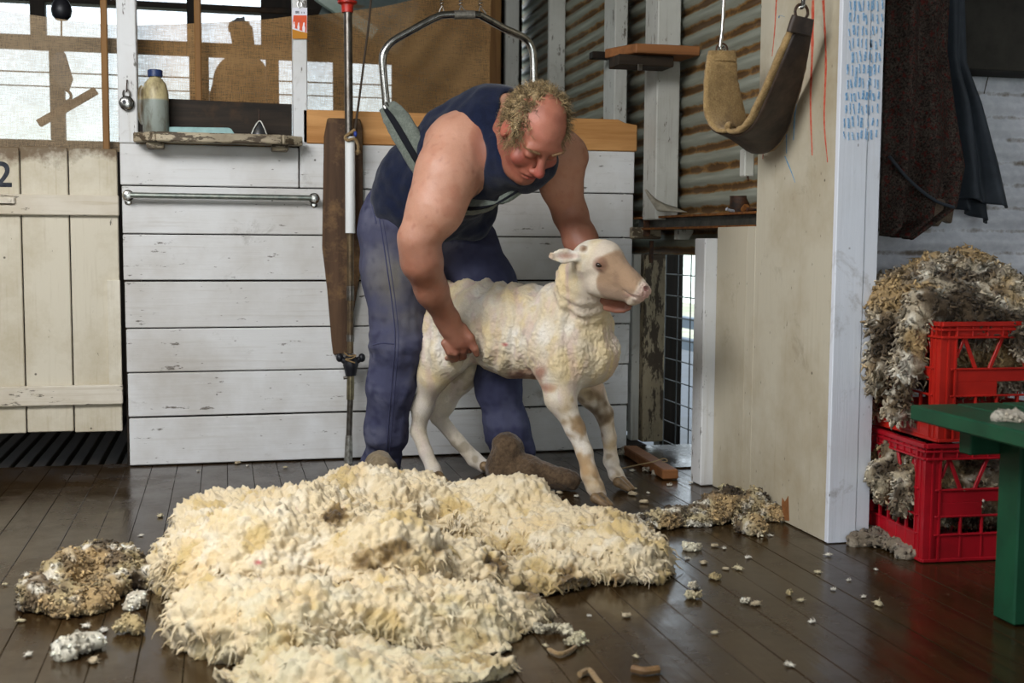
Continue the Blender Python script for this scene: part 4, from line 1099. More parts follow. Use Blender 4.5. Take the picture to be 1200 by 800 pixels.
for x, y, z, a in ((1.95, 2.86, zt2 + .0, .11), (2.10, 2.90, zt2 + .03, .13), (1.93, 3.02, zt2 + .05, .13), (2.05, 3.03, zt2 + .09, .13), (2.22, 2.96, zt2 + .02, .10), (1.90, 2.90, zt2 + .03, .10), (2.0, 2.93, zt2 - .10, .13), (2.10, 2.93, zt2 - .12, .12), (1.95, 3.0, zt2 - .12, .11), (1.83, 3.00, zt2 + .055, .075)):
    S.ell((x, y, z), (a, a * .8, a * .75), k=.06)
# spill down the crate's side facing the shearing floor
S.chain([((1.83, 2.86, zt2 + .03), .05), ((1.792, 2.86, zt2 - .03), .036), ((1.785, 2.87, zt2 - .13), .034), ((1.785, 2.90, zt2 - .25), .028)], .03)
S.chain([((1.84, 2.95, zt2 + .03), .055), ((1.785, 2.97, zt2 - .02), .045), ((1.78, 2.98, zt2 - .12), .032), ((1.785, 3.0, zt2 - .20), .03)], .03)
S.chain([((1.85, 3.08, zt2 + .03), .05), ((1.783, 3.09, zt2 - .04), .042), ((1.785, 3.10, zt2 - .15), .03), ((1.79, 3.08, zt2 - .27), .03)], .03)
S.chain([((2.05, 2.80, zt2 + .0), .035), ((2.05, 2.762, zt2 - .03), .018), ((2.05, 2.755, zt2 - .09), .012)], .02)
heap('wool_heap', S, .009, 5, 'dirty brown and white wool heaped on and spilling from the upper red crate', 'wool', 3200, .045, .0045, sp=.9)
S = Sdf()
for x, y, z, a in ((1.93, 2.88, .18, .12), (2.06, 2.90, .16, .12), (1.93, 3.02, .18, .12), (1.88, 2.95, .24, .07), (1.88, 3.05, .24, .065)): S.ell((x, y, z), (a, a * .85, a * .9), k=.05)
S.chain([((1.83, 2.86, .26), .034), ((1.792, 2.865, .2), .03), ((1.786, 2.87, .12), .022)], .02).chain([((1.83, 2.98, .25), .045), ((1.792, 2.985, .2), .04), ((1.79, 2.98, .14), .026)], .02).chain([((1.83, 3.07, .24), .03), ((1.79, 3.06, .15), .03)], .02)
heap('wool_heap', S, .009, 9, 'dirty cream wool poking out through the sides of the lower crimson crate', 'wool', 1500, .03, .005, '#b5a78c')
S = Sdf().ell((1.79, 2.99, .012), (.05, .10, .022)).ell((1.75, 3.0, .01), (.05, .03, .018)).ell((1.79, 2.86, .01), (.03, .05, .016))
heap('wool_scrap', S, .006, 21, 'grey wool sweepings at the foot of the corner post beside the crates', 'wool', 160, .02, .005, '#8d8170', floor=.001)

# ------------------------------------------------------------------ green bench
M['green'] = plain('green_bench_paint', '#174a31', .45, .4, c2='#123b27', scale=9)
bn = root('green_bench', (1.72, 2.1, 0), 'dark green painted wooden bench in front of the red crates', 'bench')
zT = .495; bx, by = 1.525, 2.43
bx = at(1072, 478, 2.40).x
zT = at(1072, 474, 2.42).z
for i in range(3):
    MB().box((bx + i * .118, .9, zT - .034), (bx + .114 + i * .118, 2.42, zT), i * .3).build('seat_plank', M['green'], bn, bev=.004)
lx = at(1158, 600, 2.36).x; lx2 = at(1194, 600, 2.36).x
lxa = at(1128, 520, 2.36).x
MB().box((lxa, 2.33, zT - .105), (bx + .35, 2.375, zT - .036)).build('rail', M['green'], bn, bev=.003)
MB().box((lx, 2.255, .002), (lx + .058, 2.33, zT - .036)).build('leg', M['green'], bn, bev=.004)
MB().box((bx + .30, 2.255, .002), (bx + .345, 2.33, zT - .036)).build('leg', M['green'], bn, bev=.004)
MB().box((lx, 1.0, .002), (lx + .058, 1.075, zT - .036)).build('leg', M['green'], bn, bev=.004)
MB().box((bx + .30, 1.0, .002), (bx + .345, 1.075, zT - .036)).build('leg', M['green'], bn, bev=.004)
S = Sdf().ell(tuple(atZ(1180, 489, zT + .006)), (.03, .02, .007)).ell(tuple(atZ(1192, 491, zT + .006)), (.026, .016, .006))
heap('wool_scrap', S, .005, 31, 'flat white wool scrap lying on the green bench', 'wool', 40, .012, .003, '#cfc8b8', floor=zT + .0005)

# ------------------------------------------------------------------ coats hanging in the right-hand bay
def coat(name, outline, Y0, depth, m, label, cat, folds=1.0, seed=0, hole=None):
    """thick hanging cloth: outline (px, py), folded along vertical pleats"""
    ys = sorted({p[1] for p in outline[0]} | {p[1] for p in outline[1]})
    L = np.array(outline[0], float); R_ = np.array(outline[1], float)
    y0, y1 = max(L[0, 1], R_[0, 1]), None
    n, m_ = 60, 44; mb = MB()
    for i in range(n + 1):
        t = i / n
        for j in range(m_ + 1):
            u = j / m_
            l = np.array([np.interp(t, np.linspace(0, 1, len(L)), L[:, k]) for k in (0, 1)]); r_ = np.array([np.interp(t, np.linspace(0, 1, len(R_)), R_[:, k]) for k in (0, 1)])
            q = l * (1 - u) + r_ * u
            v = at(q[0], q[1], Y0)
            v.y += -depth * math.sin(PI * u) ** .6 * .6 + folds * (.028 * math.sin(u * 15 + 2.2 * t + seed + 1.4 * mn.noise(Vector((u * 3, t * 2, seed)))) + .03 * mn.noise(Vector((u * 4, t * 3, seed + 5)))) * (.5 + .6 * t) * min(1, 6 * u, 6 * (1 - u))
            mb.v.append(tuple(v)); mb.tone.append(0)
    mb.f = [(i * (m_ + 1) + j, (i + 1) * (m_ + 1) + j, (i + 1) * (m_ + 1) + j + 1, i * (m_ + 1) + j + 1) for i in range(n) for j in range(m_)]
    o = mb.build(name, m, smooth='all', fix=False, thick=.008)
    return tag(o, label, cat)
t = NT('flecked_wool_cloth', .95, .05)
f1 = t.noise(150, 4, .8); f2 = t.noise(14, 5, .7)
c = t.ramp(f1, (.36, '#1a1513'), (.66, '#6a5d55'))
c = t.mix(t.ramp(t.noise(62, 5, .7), (.54, 0.0), (.62, .8)), c, '#6e2a26')
c = t.mix(t.ramp(f2, (.4, 0.0), (.7, .55)), c, '#1d1715')
t.col(c); t.bump(f1, .004, 1); M['fleck'] = t.m
M['oilskin'] = plain('grey_oilskin', '#3a4048', .65, .3, c2='#2c3137', scale=6)
coat('oilskin_coat', ([(1092, -20), (1092, 60), (1096, 130), (1098, 215), (1100, 226)], [(1128, -20), (1131, 76), (1148, 120), (1168, 190), (1180, 244)]), 3.40, .04, M['oilskin'], 'grey oilskin coat hanging beside the red-flecked woollen coat', 'coat', .8, 2)
coat('oilskin_coat', ([(1094, -20), (1096, 100), (1098, 200), (1110, 240)], [(1126, -20), (1134, 110), (1152, 180), (1156, 262)]), 3.46, .03, M['oilskin'], 'dark inner flap of oilskin hanging behind the grey coat', 'coat', .8, 4)
ct = coat('woollen_coat', ([(1040, -20), (1037, 60), (1035, 140), (1032, 220), (1031, 272), (1031, 276)], [(1112, -20), (1108, 60), (1118, 130), (1129, 195), (1119, 240), (1066, 280)]), 3.33, .07, M['fleck'], 'thick dark woollen coat with red flecks hanging by the tallied corner post', 'coat', 1.0, 1)
a = [at(x, y, 3.30) for x, y in ((1085, 238), (1102, 232), (1120, 240), (1116, 262), (1106, 258), (1100, 266), (1090, 258))]
MB().prism(a, (0, .03, 0)).build('torn_lining', fuzzy('torn_lining', '#5b4c40', '#7a6a5a', 120), ct, bev=.004)
MB().tube([tuple(p) for p in spline([tuple(at(x, y, 3.25)) for x, y in ((1042, 183), (1060, 205), (1078, 222), (1098, 236), (1118, 243))], 5)], .005, 8).build('frayed_edge', M['oilskin'], ct)
tag(MB().tube([tuple(p) for p in spline([tuple(at(x, y, 3.54)) for x, y in ((1163, 45), (1164, 70), (1158, 90), (1153, 110))], 6)], .0016, 6).build('string', M['cord']), 'loose dark string dangling before the white corrugated wall', 'string')
CR, CU, CT = RB[:, 0], -RB[:, 1], -RB[:, 2]          # right, up and towards the eye, for posing
def G(px, py, Y): return np.array(at(px, py, Y))
# ------------------------------------------------------------------ the shearer
HC = G(624, 156, 3.52)
def unit(v): return v / np.linalg.norm(v)
hu = unit(CR * .40 + CU * .53 + CT * .75); hf = CR * .24 - CU * .85 + CT * .47; hf = unit(hf - hu * (hf @ hu)); hs = np.cross(hf, hu)   # hs: his right
HS = 1.12
def hp(s, f, u): return HC + HS * (hs * s + hf * f + hu * u)
HR = np.array([hs, hf, hu])
def hr(*r): return np.array(r) * HS
P0, Wst, Ch, Up, Fr = G(480, 262, 4.14), G(500, 222, 4.04), G(550, 182, 3.88), G(578, 152, 3.80), G(612, 182, 3.66)
ShR, ShL = G(531, 176, 3.72), G(662, 184, 3.80)
def torso(S, d=0.0):
    S.cone(P0, Wst, .150 + d, .160 + d, .05); S.cone(Wst, Ch, .158 + d, .168 + d, .05); S.cone(Ch, Up, .165 + d, .125 + d, .05)
    S.cone(Ch, Fr, .150 + d, .105 + d, .05)
    S.ell(G(540, 244, 4.12), (.125 + d, .125 + d, .115 + d) if d else (.09, .09, .09), k=.05)
    S.cone(Up, G(548, 168, 3.76), .11 + d, .085 + d, .06).cone(Up, G(640, 170, 3.80), .11 + d, .08 + d, .06)
    return S
legR = [(G(466, 268, 4.13), .118), (G(464, 315, 4.12), .118), (G(466, 400, 4.10), .088), (G(459, 450, 4.14), .080), (G(452, 505, 4.2), .072), (G(447, 541, 4.26), .066)]
legL = [(G(538, 282, 4.22), .125), (G(570, 335, 4.16), .105), (G(592, 395, 4.08), .085), (G(584, 450, 4.10), .076), (G(594, 500, 4.11), .074), (G(600, 528, 4.11), .070)]
B = torso(Sdf())
B.cone(G(592, 158, 3.74), hp(0, -.035, -.06), .068, .056, .05)                                   # neck
B.chain([(G(534, 172, 3.74), .094), (G(524, 205, 3.71), .092), (G(510, 245, 3.70), .080), (G(490, 280, 3.71), .060)], .05)
B.chain([(G(490, 280, 3.71), .058), (G(494, 305, 3.73), .062), (G(506, 340, 3.80), .050), (G(524, 374, 3.88), .037)], .03)
B.chain([(ShL, .078), (G(657, 215, 3.84), .062), (G(668, 250, 3.86), .054)], .05)
B.chain([(G(668, 250, 3.86), .054), (G(680, 280, 3.80), .053), (G(698, 318, 3.70), .036), (G(706, 338, 3.65), .033)], .03)
# right hand closing on the flank
B.cone(G(524, 374, 3.88), G(536, 400, 3.90), .036, .034, .03).cone(G(529, 385, 3.89), G(546, 401, 3.90), .032, .026, .02)
for (kx, ky), l in zip(((549, 403), (542, 410), (533, 413), (527, 412)), (1, 1.08, 1.0, .85)):
    B.chain([(G(kx - 6, ky - 10, 3.895), .0135), (G(kx, ky, 3.895), .0125), (G(kx + 1, ky + 7 * l, 3.925), .0112), (G(kx - 3, ky + 9 * l, 3.955), .0098)], .006)
B.chain([(G(541, 384, 3.885), .018), (G(551, 396, 3.875), .0145), (G(556, 408, 3.88), .0125), (G(558.5, 415, 3.89), .0105)], .008)
# left hand under the jaw
B.cone(G(706, 338, 3.65), G(710, 350, 3.62), .032, .022, .02)
for i, l in enumerate((.92, 1.0, .97, .82)):
    B.chain([(G(710, 345 + i * 5.2, 3.62), .0095), (G(722, 348.5 + i * 5.2, 3.585), .0076), (G(722 + 11 * l, 349 + i * 5.0, 3.565), .0068), (G(722 + 19 * l, 347 + i * 4.8, 3.56), .0058)], .002)
B.chain([(G(712, 346, 3.62), .014), (G(722, 343, 3.66), .0115), (G(730, 338, 3.67), .010)], .006)
# legs inside the trousers, ankles to the floor
B.chain([(p, r - .022) for p, r in legR], .04).chain([(p, r - .022) for p, r in legL], .04)
# head
B.ell(hp(0, -.008, .030), hr(.076, .097, .098), HR, .02)
B.ell(hp(0, .020, -.045), hr(.058, .074, .070), HR, .025).ell(hp(0, .068, -.100), hr(.030, .026, .022), HR, .03)
B.ell(hp(0, .026, -.110), hr(.044, .042, .024), HR, .025)
B.ell(hp(0, .080, .030), hr(.056, .016, .013), HR, .018)
for s in (-1, 1):
    B.ell(hp(s * .033, .104, .010), hr(.020, .016, .012), HR, .016, True)
    B.ell(hp(s * .033, .078, .006), hr(.0155, .0150, .0125), HR, .006)
    B.ell(hp(s * .043, .062, -.030), hr(.026, .022, .022), HR, .02)
    B.ell(hp(s * .076, -.012, -.004), hr(.010, .019, .031), HR, .008).ell(hp(s * .088, -.006, .0), hr(.006, .010, .019), HR, .006, True)
    B.ell(hp(s * .016, .104, -.034), hr(.0085, .010, .008), HR, .006)
B.cone(hp(0, .090, .014), hp(0, .118, -.026), .0095 * HS, .0135 * HS, .014)
B.ell(hp(0, .086, -.060), hr(.032, .014, .018), HR, .014).ell(hp(0, .097, -.056), hr(.022, .009, .006), HR, .006).ell(hp(0, .094, -.070), hr(.020, .009, .007), HR, .006)
B.ell(hp(0, .106, -.0632), hr(.021, .014, .0020), HR, .003, True)
for s in (-1, 1): B.ell(hp(s * .024, .094, -.069), hr(.009, .010, .0035), HR, .006, True)
lo, hi = B.bounds()
ba, bb = np.array(G(528, 190, 3.7)), np.array(G(500, 265, 3.7))
def man_col(v):
    c = np.tile(hexa('#bb8a72'), (len(v), 1))
    q_ = (v - HC) / HS; s, f, u = q_ @ hs, q_ @ hf, q_ @ hu; R_ = np.linalg.norm(q_, axis=1)
    head = np.clip((.19 - R_) / .04, 0, 1)
    n1 = nz(v, 22, 3, 2); n2 = nz(v, 60, 5)
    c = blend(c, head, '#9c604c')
    c = blend(c, head * np.clip((.02 - u) / .05, 0, 1) * .6, '#85493b')  # shade on the lower face, painted into the skin colour
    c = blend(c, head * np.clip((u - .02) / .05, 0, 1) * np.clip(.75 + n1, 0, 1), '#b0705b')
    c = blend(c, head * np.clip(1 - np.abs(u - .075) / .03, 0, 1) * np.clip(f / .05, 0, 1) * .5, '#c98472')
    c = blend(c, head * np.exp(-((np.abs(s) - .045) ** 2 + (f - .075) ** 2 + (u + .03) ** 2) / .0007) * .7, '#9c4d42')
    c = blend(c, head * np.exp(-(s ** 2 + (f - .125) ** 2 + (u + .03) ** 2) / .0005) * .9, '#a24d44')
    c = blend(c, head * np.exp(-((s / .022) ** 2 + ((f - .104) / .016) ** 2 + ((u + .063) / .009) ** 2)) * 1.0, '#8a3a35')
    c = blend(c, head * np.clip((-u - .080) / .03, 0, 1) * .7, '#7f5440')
    for j in (-1, 1): c = blend(c, np.exp(-(((s - j * .033) / .017) ** 2 + ((f - .092) / .02) ** 2 + ((u + .002) / .0035) ** 2)) * .9, '#4a241d')
    ear = np.exp(-(((np.abs(s) - .085) / .014) ** 2 + ((f + .01) / .02) ** 2 + (u / .03) ** 2)); c = blend(c, ear * .6, '#c05e4e')
    # sunburnt forearms and hands
    t = np.clip(((v - ba) @ (bb - ba)) / ((bb - ba) @ (bb - ba)), 0, 1.2)
    armR = (np.linalg.norm(v - G(505, 300, 3.76), axis=1) < .36) & (v[:, 2] < .93)
    c = blend(c, np.where(armR, np.clip((.90 - v[:, 2]) / .12, 0, 1), 0) * .85, '#8f5f4b')
    armL = np.clip((.27 - np.linalg.norm(v - G(690, 290, 3.75), axis=1)) / .06, 0, 1) * np.clip((v[:, 0] - G(638, 200, 3.85)[0]) / .02, 0, 1) * (R_ > .17)
    c = blend(c, armL * np.clip((1.02 - v[:, 2]) / .14, 0, 1) * .85, '#8f5e4b')
    c = blend(c, np.clip((n1 - .1) * .8, 0, .35), '#a66a52'); c = blend(c, np.clip((n2 - .3) * .8, 0, .4), '#96604c')
    hand = np.minimum(np.linalg.norm(v - G(545, 408, 3.91), axis=1), np.linalg.norm(v - G(728, 362, 3.56), axis=1))
    c = blend(c, np.clip((.085 - hand) / .05, 0, 1) * .75, '#82503f')
    c = blend(c, np.clip(.97 - np.abs(n2), 0, 1) * 0, '#000000')
    return c
M['skin'] = vcol('weathered_skin', .5, .4, 220, .0006, .12, var=.14, dark='#7d3d2c')
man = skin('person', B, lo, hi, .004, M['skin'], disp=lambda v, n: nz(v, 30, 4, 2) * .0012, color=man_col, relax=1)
tag(man, 'balding man in a navy singlet bending to hold the shorn sheep', 'person')
# navy singlet
pa_, pb_, pc_ = G(432, 206, 4.17), G(503, 274, 4.0), G(562, 258, 4.22)
axw = unit(np.cross(pb_ - pa_, pc_ - pa_)); axw = axw if axw[2] > 0 else -axw; ob = pb_
Sg = torso(Sdf(), .009)
Sg.ell(G(529, 178, 3.68), (.105, .14, .118), k=.012, sub=True).ell(G(672, 190, 3.80), (.088, .14, .12), k=.012, sub=True)
Sg.cone(G(603, 128, 3.70), G(612, 172, 3.60), .058, .074, .012, True).cone(G(600, 125, 3.80), G(600, 160, 3.72), .06, .06, .01, True)
lo, hi = Sg.bounds()
ax = unit(Ch - P0)
def fold(v, n): return nz(v * np.array([1, 1, 1.0]) @ np.array([[1.2, .4, 0], [-.3, 1, .5], [.2, -.6, 1]]), 11, 8, 2) * .008 + nz(v, 26, 3) * .002
M['navy'] = fuzzy('navy_wool_cloth', '#11172a', '#1a2138', 260, .0012, .9, big='#0e1324')
skin('singlet', lambda p: np.maximum(Sg(p), -((p - pb_ + axw * .03) @ axw)), lo, hi, .0055, M['navy'], man, disp=fold)
# grey strap edge under the chest (sling's far end) is part of the sling
# trousers
Tr = Sdf().cone(P0, G(488, 246, 4.09), .156, .160, .05)
Tr.ell(G(540, 248, 4.125), (.138, .138, .130), k=.03)
Tr.cone(P0, legR[0][0], .15, .125, .05).chain(legR, .04).cone(P0, legL[0][0], .15, .13, .05).chain(legL, .04)
Tr.cone(G(447, 541, 4.26), G(446, 545, 4.265), .070, .071, .02).cone(G(600, 522, 4.11), G(601, 529, 4.11), .078, .077, .02)
lo, hi = Tr.bounds()

def tfold(v, n):
    z = v[:, 2]; k = np.clip((.62 - z) / .3, 0, 1)
    a = nz(v * np.array([7, 7, 22.0]), 1.0, 3, 2) * .010 * np.clip((.30 - z) / .25, .25, 1)
    b = nz(v * np.array([20, 20, 5.0]), 1.0, 6, 2) * .006
    kn = np.exp(-((z - .50) / .06) ** 2) * nz(v * np.array([8, 8, 34.0]), 1.0, 9) * .008
    return a + b + kn
def den_col(v):
    c = np.tile(hexa('#48495f'), (len(v), 1)); n1, n2 = nz(v, 9, 2, 3), nz(v, 30, 4, 2)
    c = blend(c, n1 * 2.2, '#5d5e70'); c = blend(c, (n2 - .1) * 1.5, '#393a50')
    k = np.exp(-(np.linalg.norm((v - G(468, 330, 4.0)) / np.array([.12, .3, .17]), axis=1)) ** 2)
    c = blend(c, k * np.clip(.7 + n1, 0, 1) * .9, '#6a655c')
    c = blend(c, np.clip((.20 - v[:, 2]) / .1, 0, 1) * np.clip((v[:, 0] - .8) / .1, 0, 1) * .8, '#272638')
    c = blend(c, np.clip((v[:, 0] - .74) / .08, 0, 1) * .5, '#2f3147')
    return c
M['denim'] = vcol('worn_denim', .9, .1, 420, .001, var=.25, dark='#2c2d45')
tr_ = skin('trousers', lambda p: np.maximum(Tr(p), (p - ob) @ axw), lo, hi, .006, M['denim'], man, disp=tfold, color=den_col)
# stitched seams
from mathutils.bvhtree import BVHTree
bpy.context.view_layer.update()
bv = BVHTree.FromPolygons([tuple(v.co) for v in tr_.data.vertices], [tuple(p.vertices) for p in tr_.data.polygons])
def seam(name, pts, r, m):
    out = []
    for px, py in spline(pts, 8):
        d_ = Vector(ray(px, py)).normalized(); hit = bv.ray_cast(Vector(EYE), d_)
        if hit[0] is not None: out.append(hit[0] - d_ * .0005)
    return MB().tube(out, r, 6).build(name, m, tr_, smooth=True)
thr = plain('faded_seam', '#3c3d56', .9)
seam('side_seam', [(440, 232), (447, 270), (453, 310), (460, 360), (463, 400), (459, 450), (455, 500), (452, 536)], .0022, thr)
seam('side_seam', [(444, 233), (451, 270), (457, 310), (464, 360), (467, 400), (463, 450), (459, 500), (456, 536)], .0014, thr)
seam('knee_seam', [(437, 404), (448, 402), (462, 403)], .0022, thr)
seam('pocket_edge', [(432, 226), (437, 244), (441, 262)], .0026, thr)
# shoes
def shoe(name, prims, m, laces=None):
    S = Sdf()
    for a, b, ra, rb in prims: S.cone(a, b, ra, rb, .03)
    lo, hi = S.bounds()
    o = skin(name, lambda p: np.maximum(S(p), .003 - p[:, 2]), lo, hi, .005, m, man, disp=lambda v, n: nz(v, 24, 2, 3) * .006 + nz(v * np.array([40, 40, 15]), 1.0, 5) * .002)
    return o
def gz(px, py, z): return np.array(atZ(px, py, z))
M['felt'] = fuzzy('brown_felt', '#4a3b2c', '#6b5742', 90, .004, .95, big='#3a2d20')
M['felt2'] = fuzzy('tan_shoe_leather', '#7b6b52', '#94846a', 60, .003, .8, big='#5d4d3a')
h1, t1 = gz(590, 550, .06), gz(668, 563, .035)
shoe('moccasin', [(h1, h1 + (t1 - h1) * .45 + np.array([0, 0, .005]), .058, .052), (h1 + (t1 - h1) * .45, t1, .052, .036), (h1 + np.array([0, 0, .02]), h1 + np.array([.012, -.005, .075]), .055, .056)], M['felt'])
h2, t2 = gz(446, 552, .055), gz(441, 566, .03)
lc = shoe('moccasin', [(h2, t2 + np.array([0, -.09, 0]), .048, .036), (h2, h2 + np.array([0, .04, .02]), .05, .045)], M['felt2'])
for y in (556, 552): MB().tube([tuple(p) for p in spline([tuple(gz(436, y, .1)), tuple(gz(444, y - 3, .108)), tuple(gz(452, y, .1))], 5)], .004, 6).build('lace', M['cord'], lc)
# hair: a thinning curly ring, and brows
Hs = Sdf().ell(hp(0, -.014, .028), hr(.079, .098, .099), HR, .02)
Hs.ell(hp(0, .072, .092), hr(.056, .100, .066), HR, .012, True).ell(hp(0, .12, -.02), hr(.10, .10, .14), HR, .012, True).ell(hp(0, .02, -.13), hr(.12, .12, .09), HR, .012, True)
for j in (-1, 1): Hs.ell(hp(j * .084, -.006, -.006), hr(.022, .022, .034), HR, .008, True)
lo, hi = Hs.bounds()
def hair_w(v, n):
    q_ = (v - HC) / HS; s, f, u = q_ @ hs, q_ @ hf, q_ @ hu
    out = ((n @ hs) * s > 0) | ((n @ hf) * f > .02) | ((n @ hu) > .1)
    return np.where((np.linalg.norm(np.stack([s / .079, (f + .014) / .098, (u - .028) / .099], 1), axis=1) > .95) & ~((np.abs(s) > .06) & (np.abs(f + .002) < .026) & (np.abs(u + .004) < .036)), 1.0, 0.01)
def hair_c(v):
    c = np.tile(hexa('#85704f'), (len(v), 1)); n = nz(v, 45, 2, 2)
    c = blend(c, n * 2, '#b29c76'); return blend(c, -n * 2, '#5f4e36')
M['hair'] = vcol('fair_curly_hair', .6, .3, 300, .001, var=.3, dark='#4d3d26')
skin('hair', Hs, lo, hi, .005, M['hair'], man, disp=lambda v, n: nz(v, 55, 3, 2) * .007, color=hair_c,
     extra=locks(3200, .026, .0014, 4, .3, .6, where=hair_w, colf=lambda c, R: np.clip(c * R.uniform(.75, 1.35, (len(c), 1)), 0, 1), segs=5, curl=.35))
for j in (-1, 1):
    mb = MB()
    for k in range(26):
        t = k / 25; b_ = hp(j * (.016 + .038 * t), .094 - .020 * t * t, .027 + .004 * math.sin(t * 3)); d = hs * (j * .010) + hf * .005 + hu * rnd.uniform(-.004, .004)
        mb.tube([tuple(b_), tuple(b_ + d * .6 + hf * .003), tuple(b_ + d * 1.2)], [.0016, .0013, .0005], 5)
    mb.build('eyebrow', M['hair'] and plain('fair_brow', '#86684a', .8), man)

# ------------------------------------------------------------------ the shorn sheep
S = Sdf()
S.cone(G(529, 366, 4.16), G(562, 376, 4.07), .118, .132, .05).cone(G(562, 376, 4.07), G(605, 388, 3.96), .135, .150, .05).cone(G(605, 388, 3.96), G(660, 393, 3.84), .150, .152, .05)
S.cone(G(660, 393, 3.84), G(690, 415, 3.77), .15, .105, .05)
S.ell(G(660, 418, 3.73), (.085, .09, .12), k=.06)
S.cone(G(672, 372, 3.80), G(684, 334, 3.69), .115, .083, .05).cone(G(684, 334, 3.69), G(692, 306, 3.60), .083, .060, .04)
# near fore leg
S.chain([(G(656, 440, 3.73), .066), (G(656, 466, 3.71), .042), (G(674, 502, 3.69), .0315)], .04).chain([(G(674, 502, 3.69), .0315), (G(685, 530, 3.67), .0255), (G(691, 556, 3.65), .0265), (G(697, 570, 3.64), .027), (G(702, 580, 3.635), .025)], .015)
S.chain([(G(684, 440, 3.88), .06), (G(692, 460, 3.89), .042), (G(708, 484, 3.88), .030)], .04).chain([(G(708, 484, 3.88), .030), (G(714, 512, 3.88), .023), (G(716, 540, 3.88), .0245), (G(722, 556, 3.87), .0235), (G(728, 564, 3.865), .021)], .015)
# hind legs: stifle forward, hock back
S.chain([(G(522, 385, 4.10), .105), (G(520, 418, 4.06), .075), (G(508, 440, 4.08), .048), (G(495, 476, 4.14), .031), (G(490, 505, 4.17), .0275)], .04)
S.chain([(G(490, 505, 4.17), .0275), (G(499, 530, 4.15), .0235), (G(508, 550, 4.13), .025), (G(513, 560, 4.12), .024)], .012)
S.chain([(G(552, 408, 4.19), .085), (G(540, 440, 4.2), .052), (G(520, 474, 4.25), .032), (G(513, 488, 4.27), .0285)], .04)
S.chain([(G(513, 488, 4.27), .0285), (G(536, 516, 4.25), .0245), (G(556, 538, 4.25), .027), (G(567, 546, 4.24), .025)], .012)
S.cone(G(505, 372, 4.22), G(498, 392, 4.24), .03, .022, .03)                    # docked tail
# head
m0 = G(748, 340, 3.47)
S.cone(G(696, 304, 3.575), G(712, 312, 3.55), .057, .052, .03).cone(G(712, 310, 3.55), m0, .053, .034, .02).ell(G(708, 300, 3.56), (.056, .056, .05), k=.02)
S.cone(G(705, 331, 3.565), G(740, 347, 3.495), .048, .024, .02).ell(m0 + CR * .003 + CU * .002, (.034, .036, .033), k=.015)
S.ell(G(745, 351, 3.485), (.026, .024, .013), k=.01)
fdir = unit(m0 - G(704, 312, 3.56)); fup = unit(CU - fdir * (CU @ fdir)); fsd = np.cross(fdir, fup)
if fsd @ CT < 0: fsd = -fsd                                            # towards the eye
ey = G(703, 310, 3.505)
S.ell(ey + fup * .008 - fsd * .006, (.022, .018, .011), np.array([fdir, fsd, fup]), .012).ell(ey - fup * .009 - fsd * .006, (.018, .014, .006), np.array([fdir, fsd, fup]), .010).ell(G(757, 338, 3.445), (.0075, .012, .005), np.array([fdir, fsd, fup]), .006, True)
mth = m0 - fup * .019 + fsd * .026
S.ell(mth - fdir * .006, (.030, .012, .0022), np.array([fdir, fsd, fup]), .004, True)
e0, e1 = G(686, 300, 3.555), G(643, 300, 3.545); ea = unit(e1 - e0)
eu = unit(CU - ea * (CU @ ea)); ew = np.cross(ea, eu)
S.cone(e0, e0 + ea * .03, .016, .015, .015).ell((e0 + e1) / 2 + ea * .012, (.048, .023, .009), np.array([ea, eu, ew]), .012).ell((e0 + e1) / 2 + ea * .008 - eu * .003 + CT * .010, (.036, .013, .008), np.array([ea, eu, ew]), .008, True)
S.cone(G(704, 292, 3.60), G(709, 282, 3.63), .014, .008, .015)
S.ell(G(683, 291, 3.545), (.012, .010, .012), k=.006)
lo, hi = S.bounds()
hd0 = G(704, 315, 3.56)
def sheep_disp(v, n):
    hd = np.clip((np.linalg.norm(v - hd0, axis=1) - .10) / .08, 0, 1)
    leg = np.clip((v[:, 2] - .36) / .1, 0, 1)
    k = hd * np.where(v[:, 2] > .36, leg, 0)
    # ridges left by the comb, running down the flank, and neck folds
    along = v @ unit(G(680, 395, 3.8) - G(530, 370, 4.15))
    r = np.sin(along * 78 + nz(v, 6, 3) * 5 + v[:, 2] * 10) * .0055 + nz(v, 24, 2, 2) * .005 + (.4 - cells(v, 110, 4)) * .006 + nz(v, 130, 6) * .0022
    nk = np.exp(-(np.linalg.norm(v - G(684, 345, 3.68), axis=1) / .11) ** 2) * np.sin((v @ unit(G(690, 300, 3.6) - G(672, 375, 3.8))) * 160 + nz(v, 10, 2) * 3) * .006
    return k * r + nk * hd + nz(v, 60, 2) * .0012 * leg
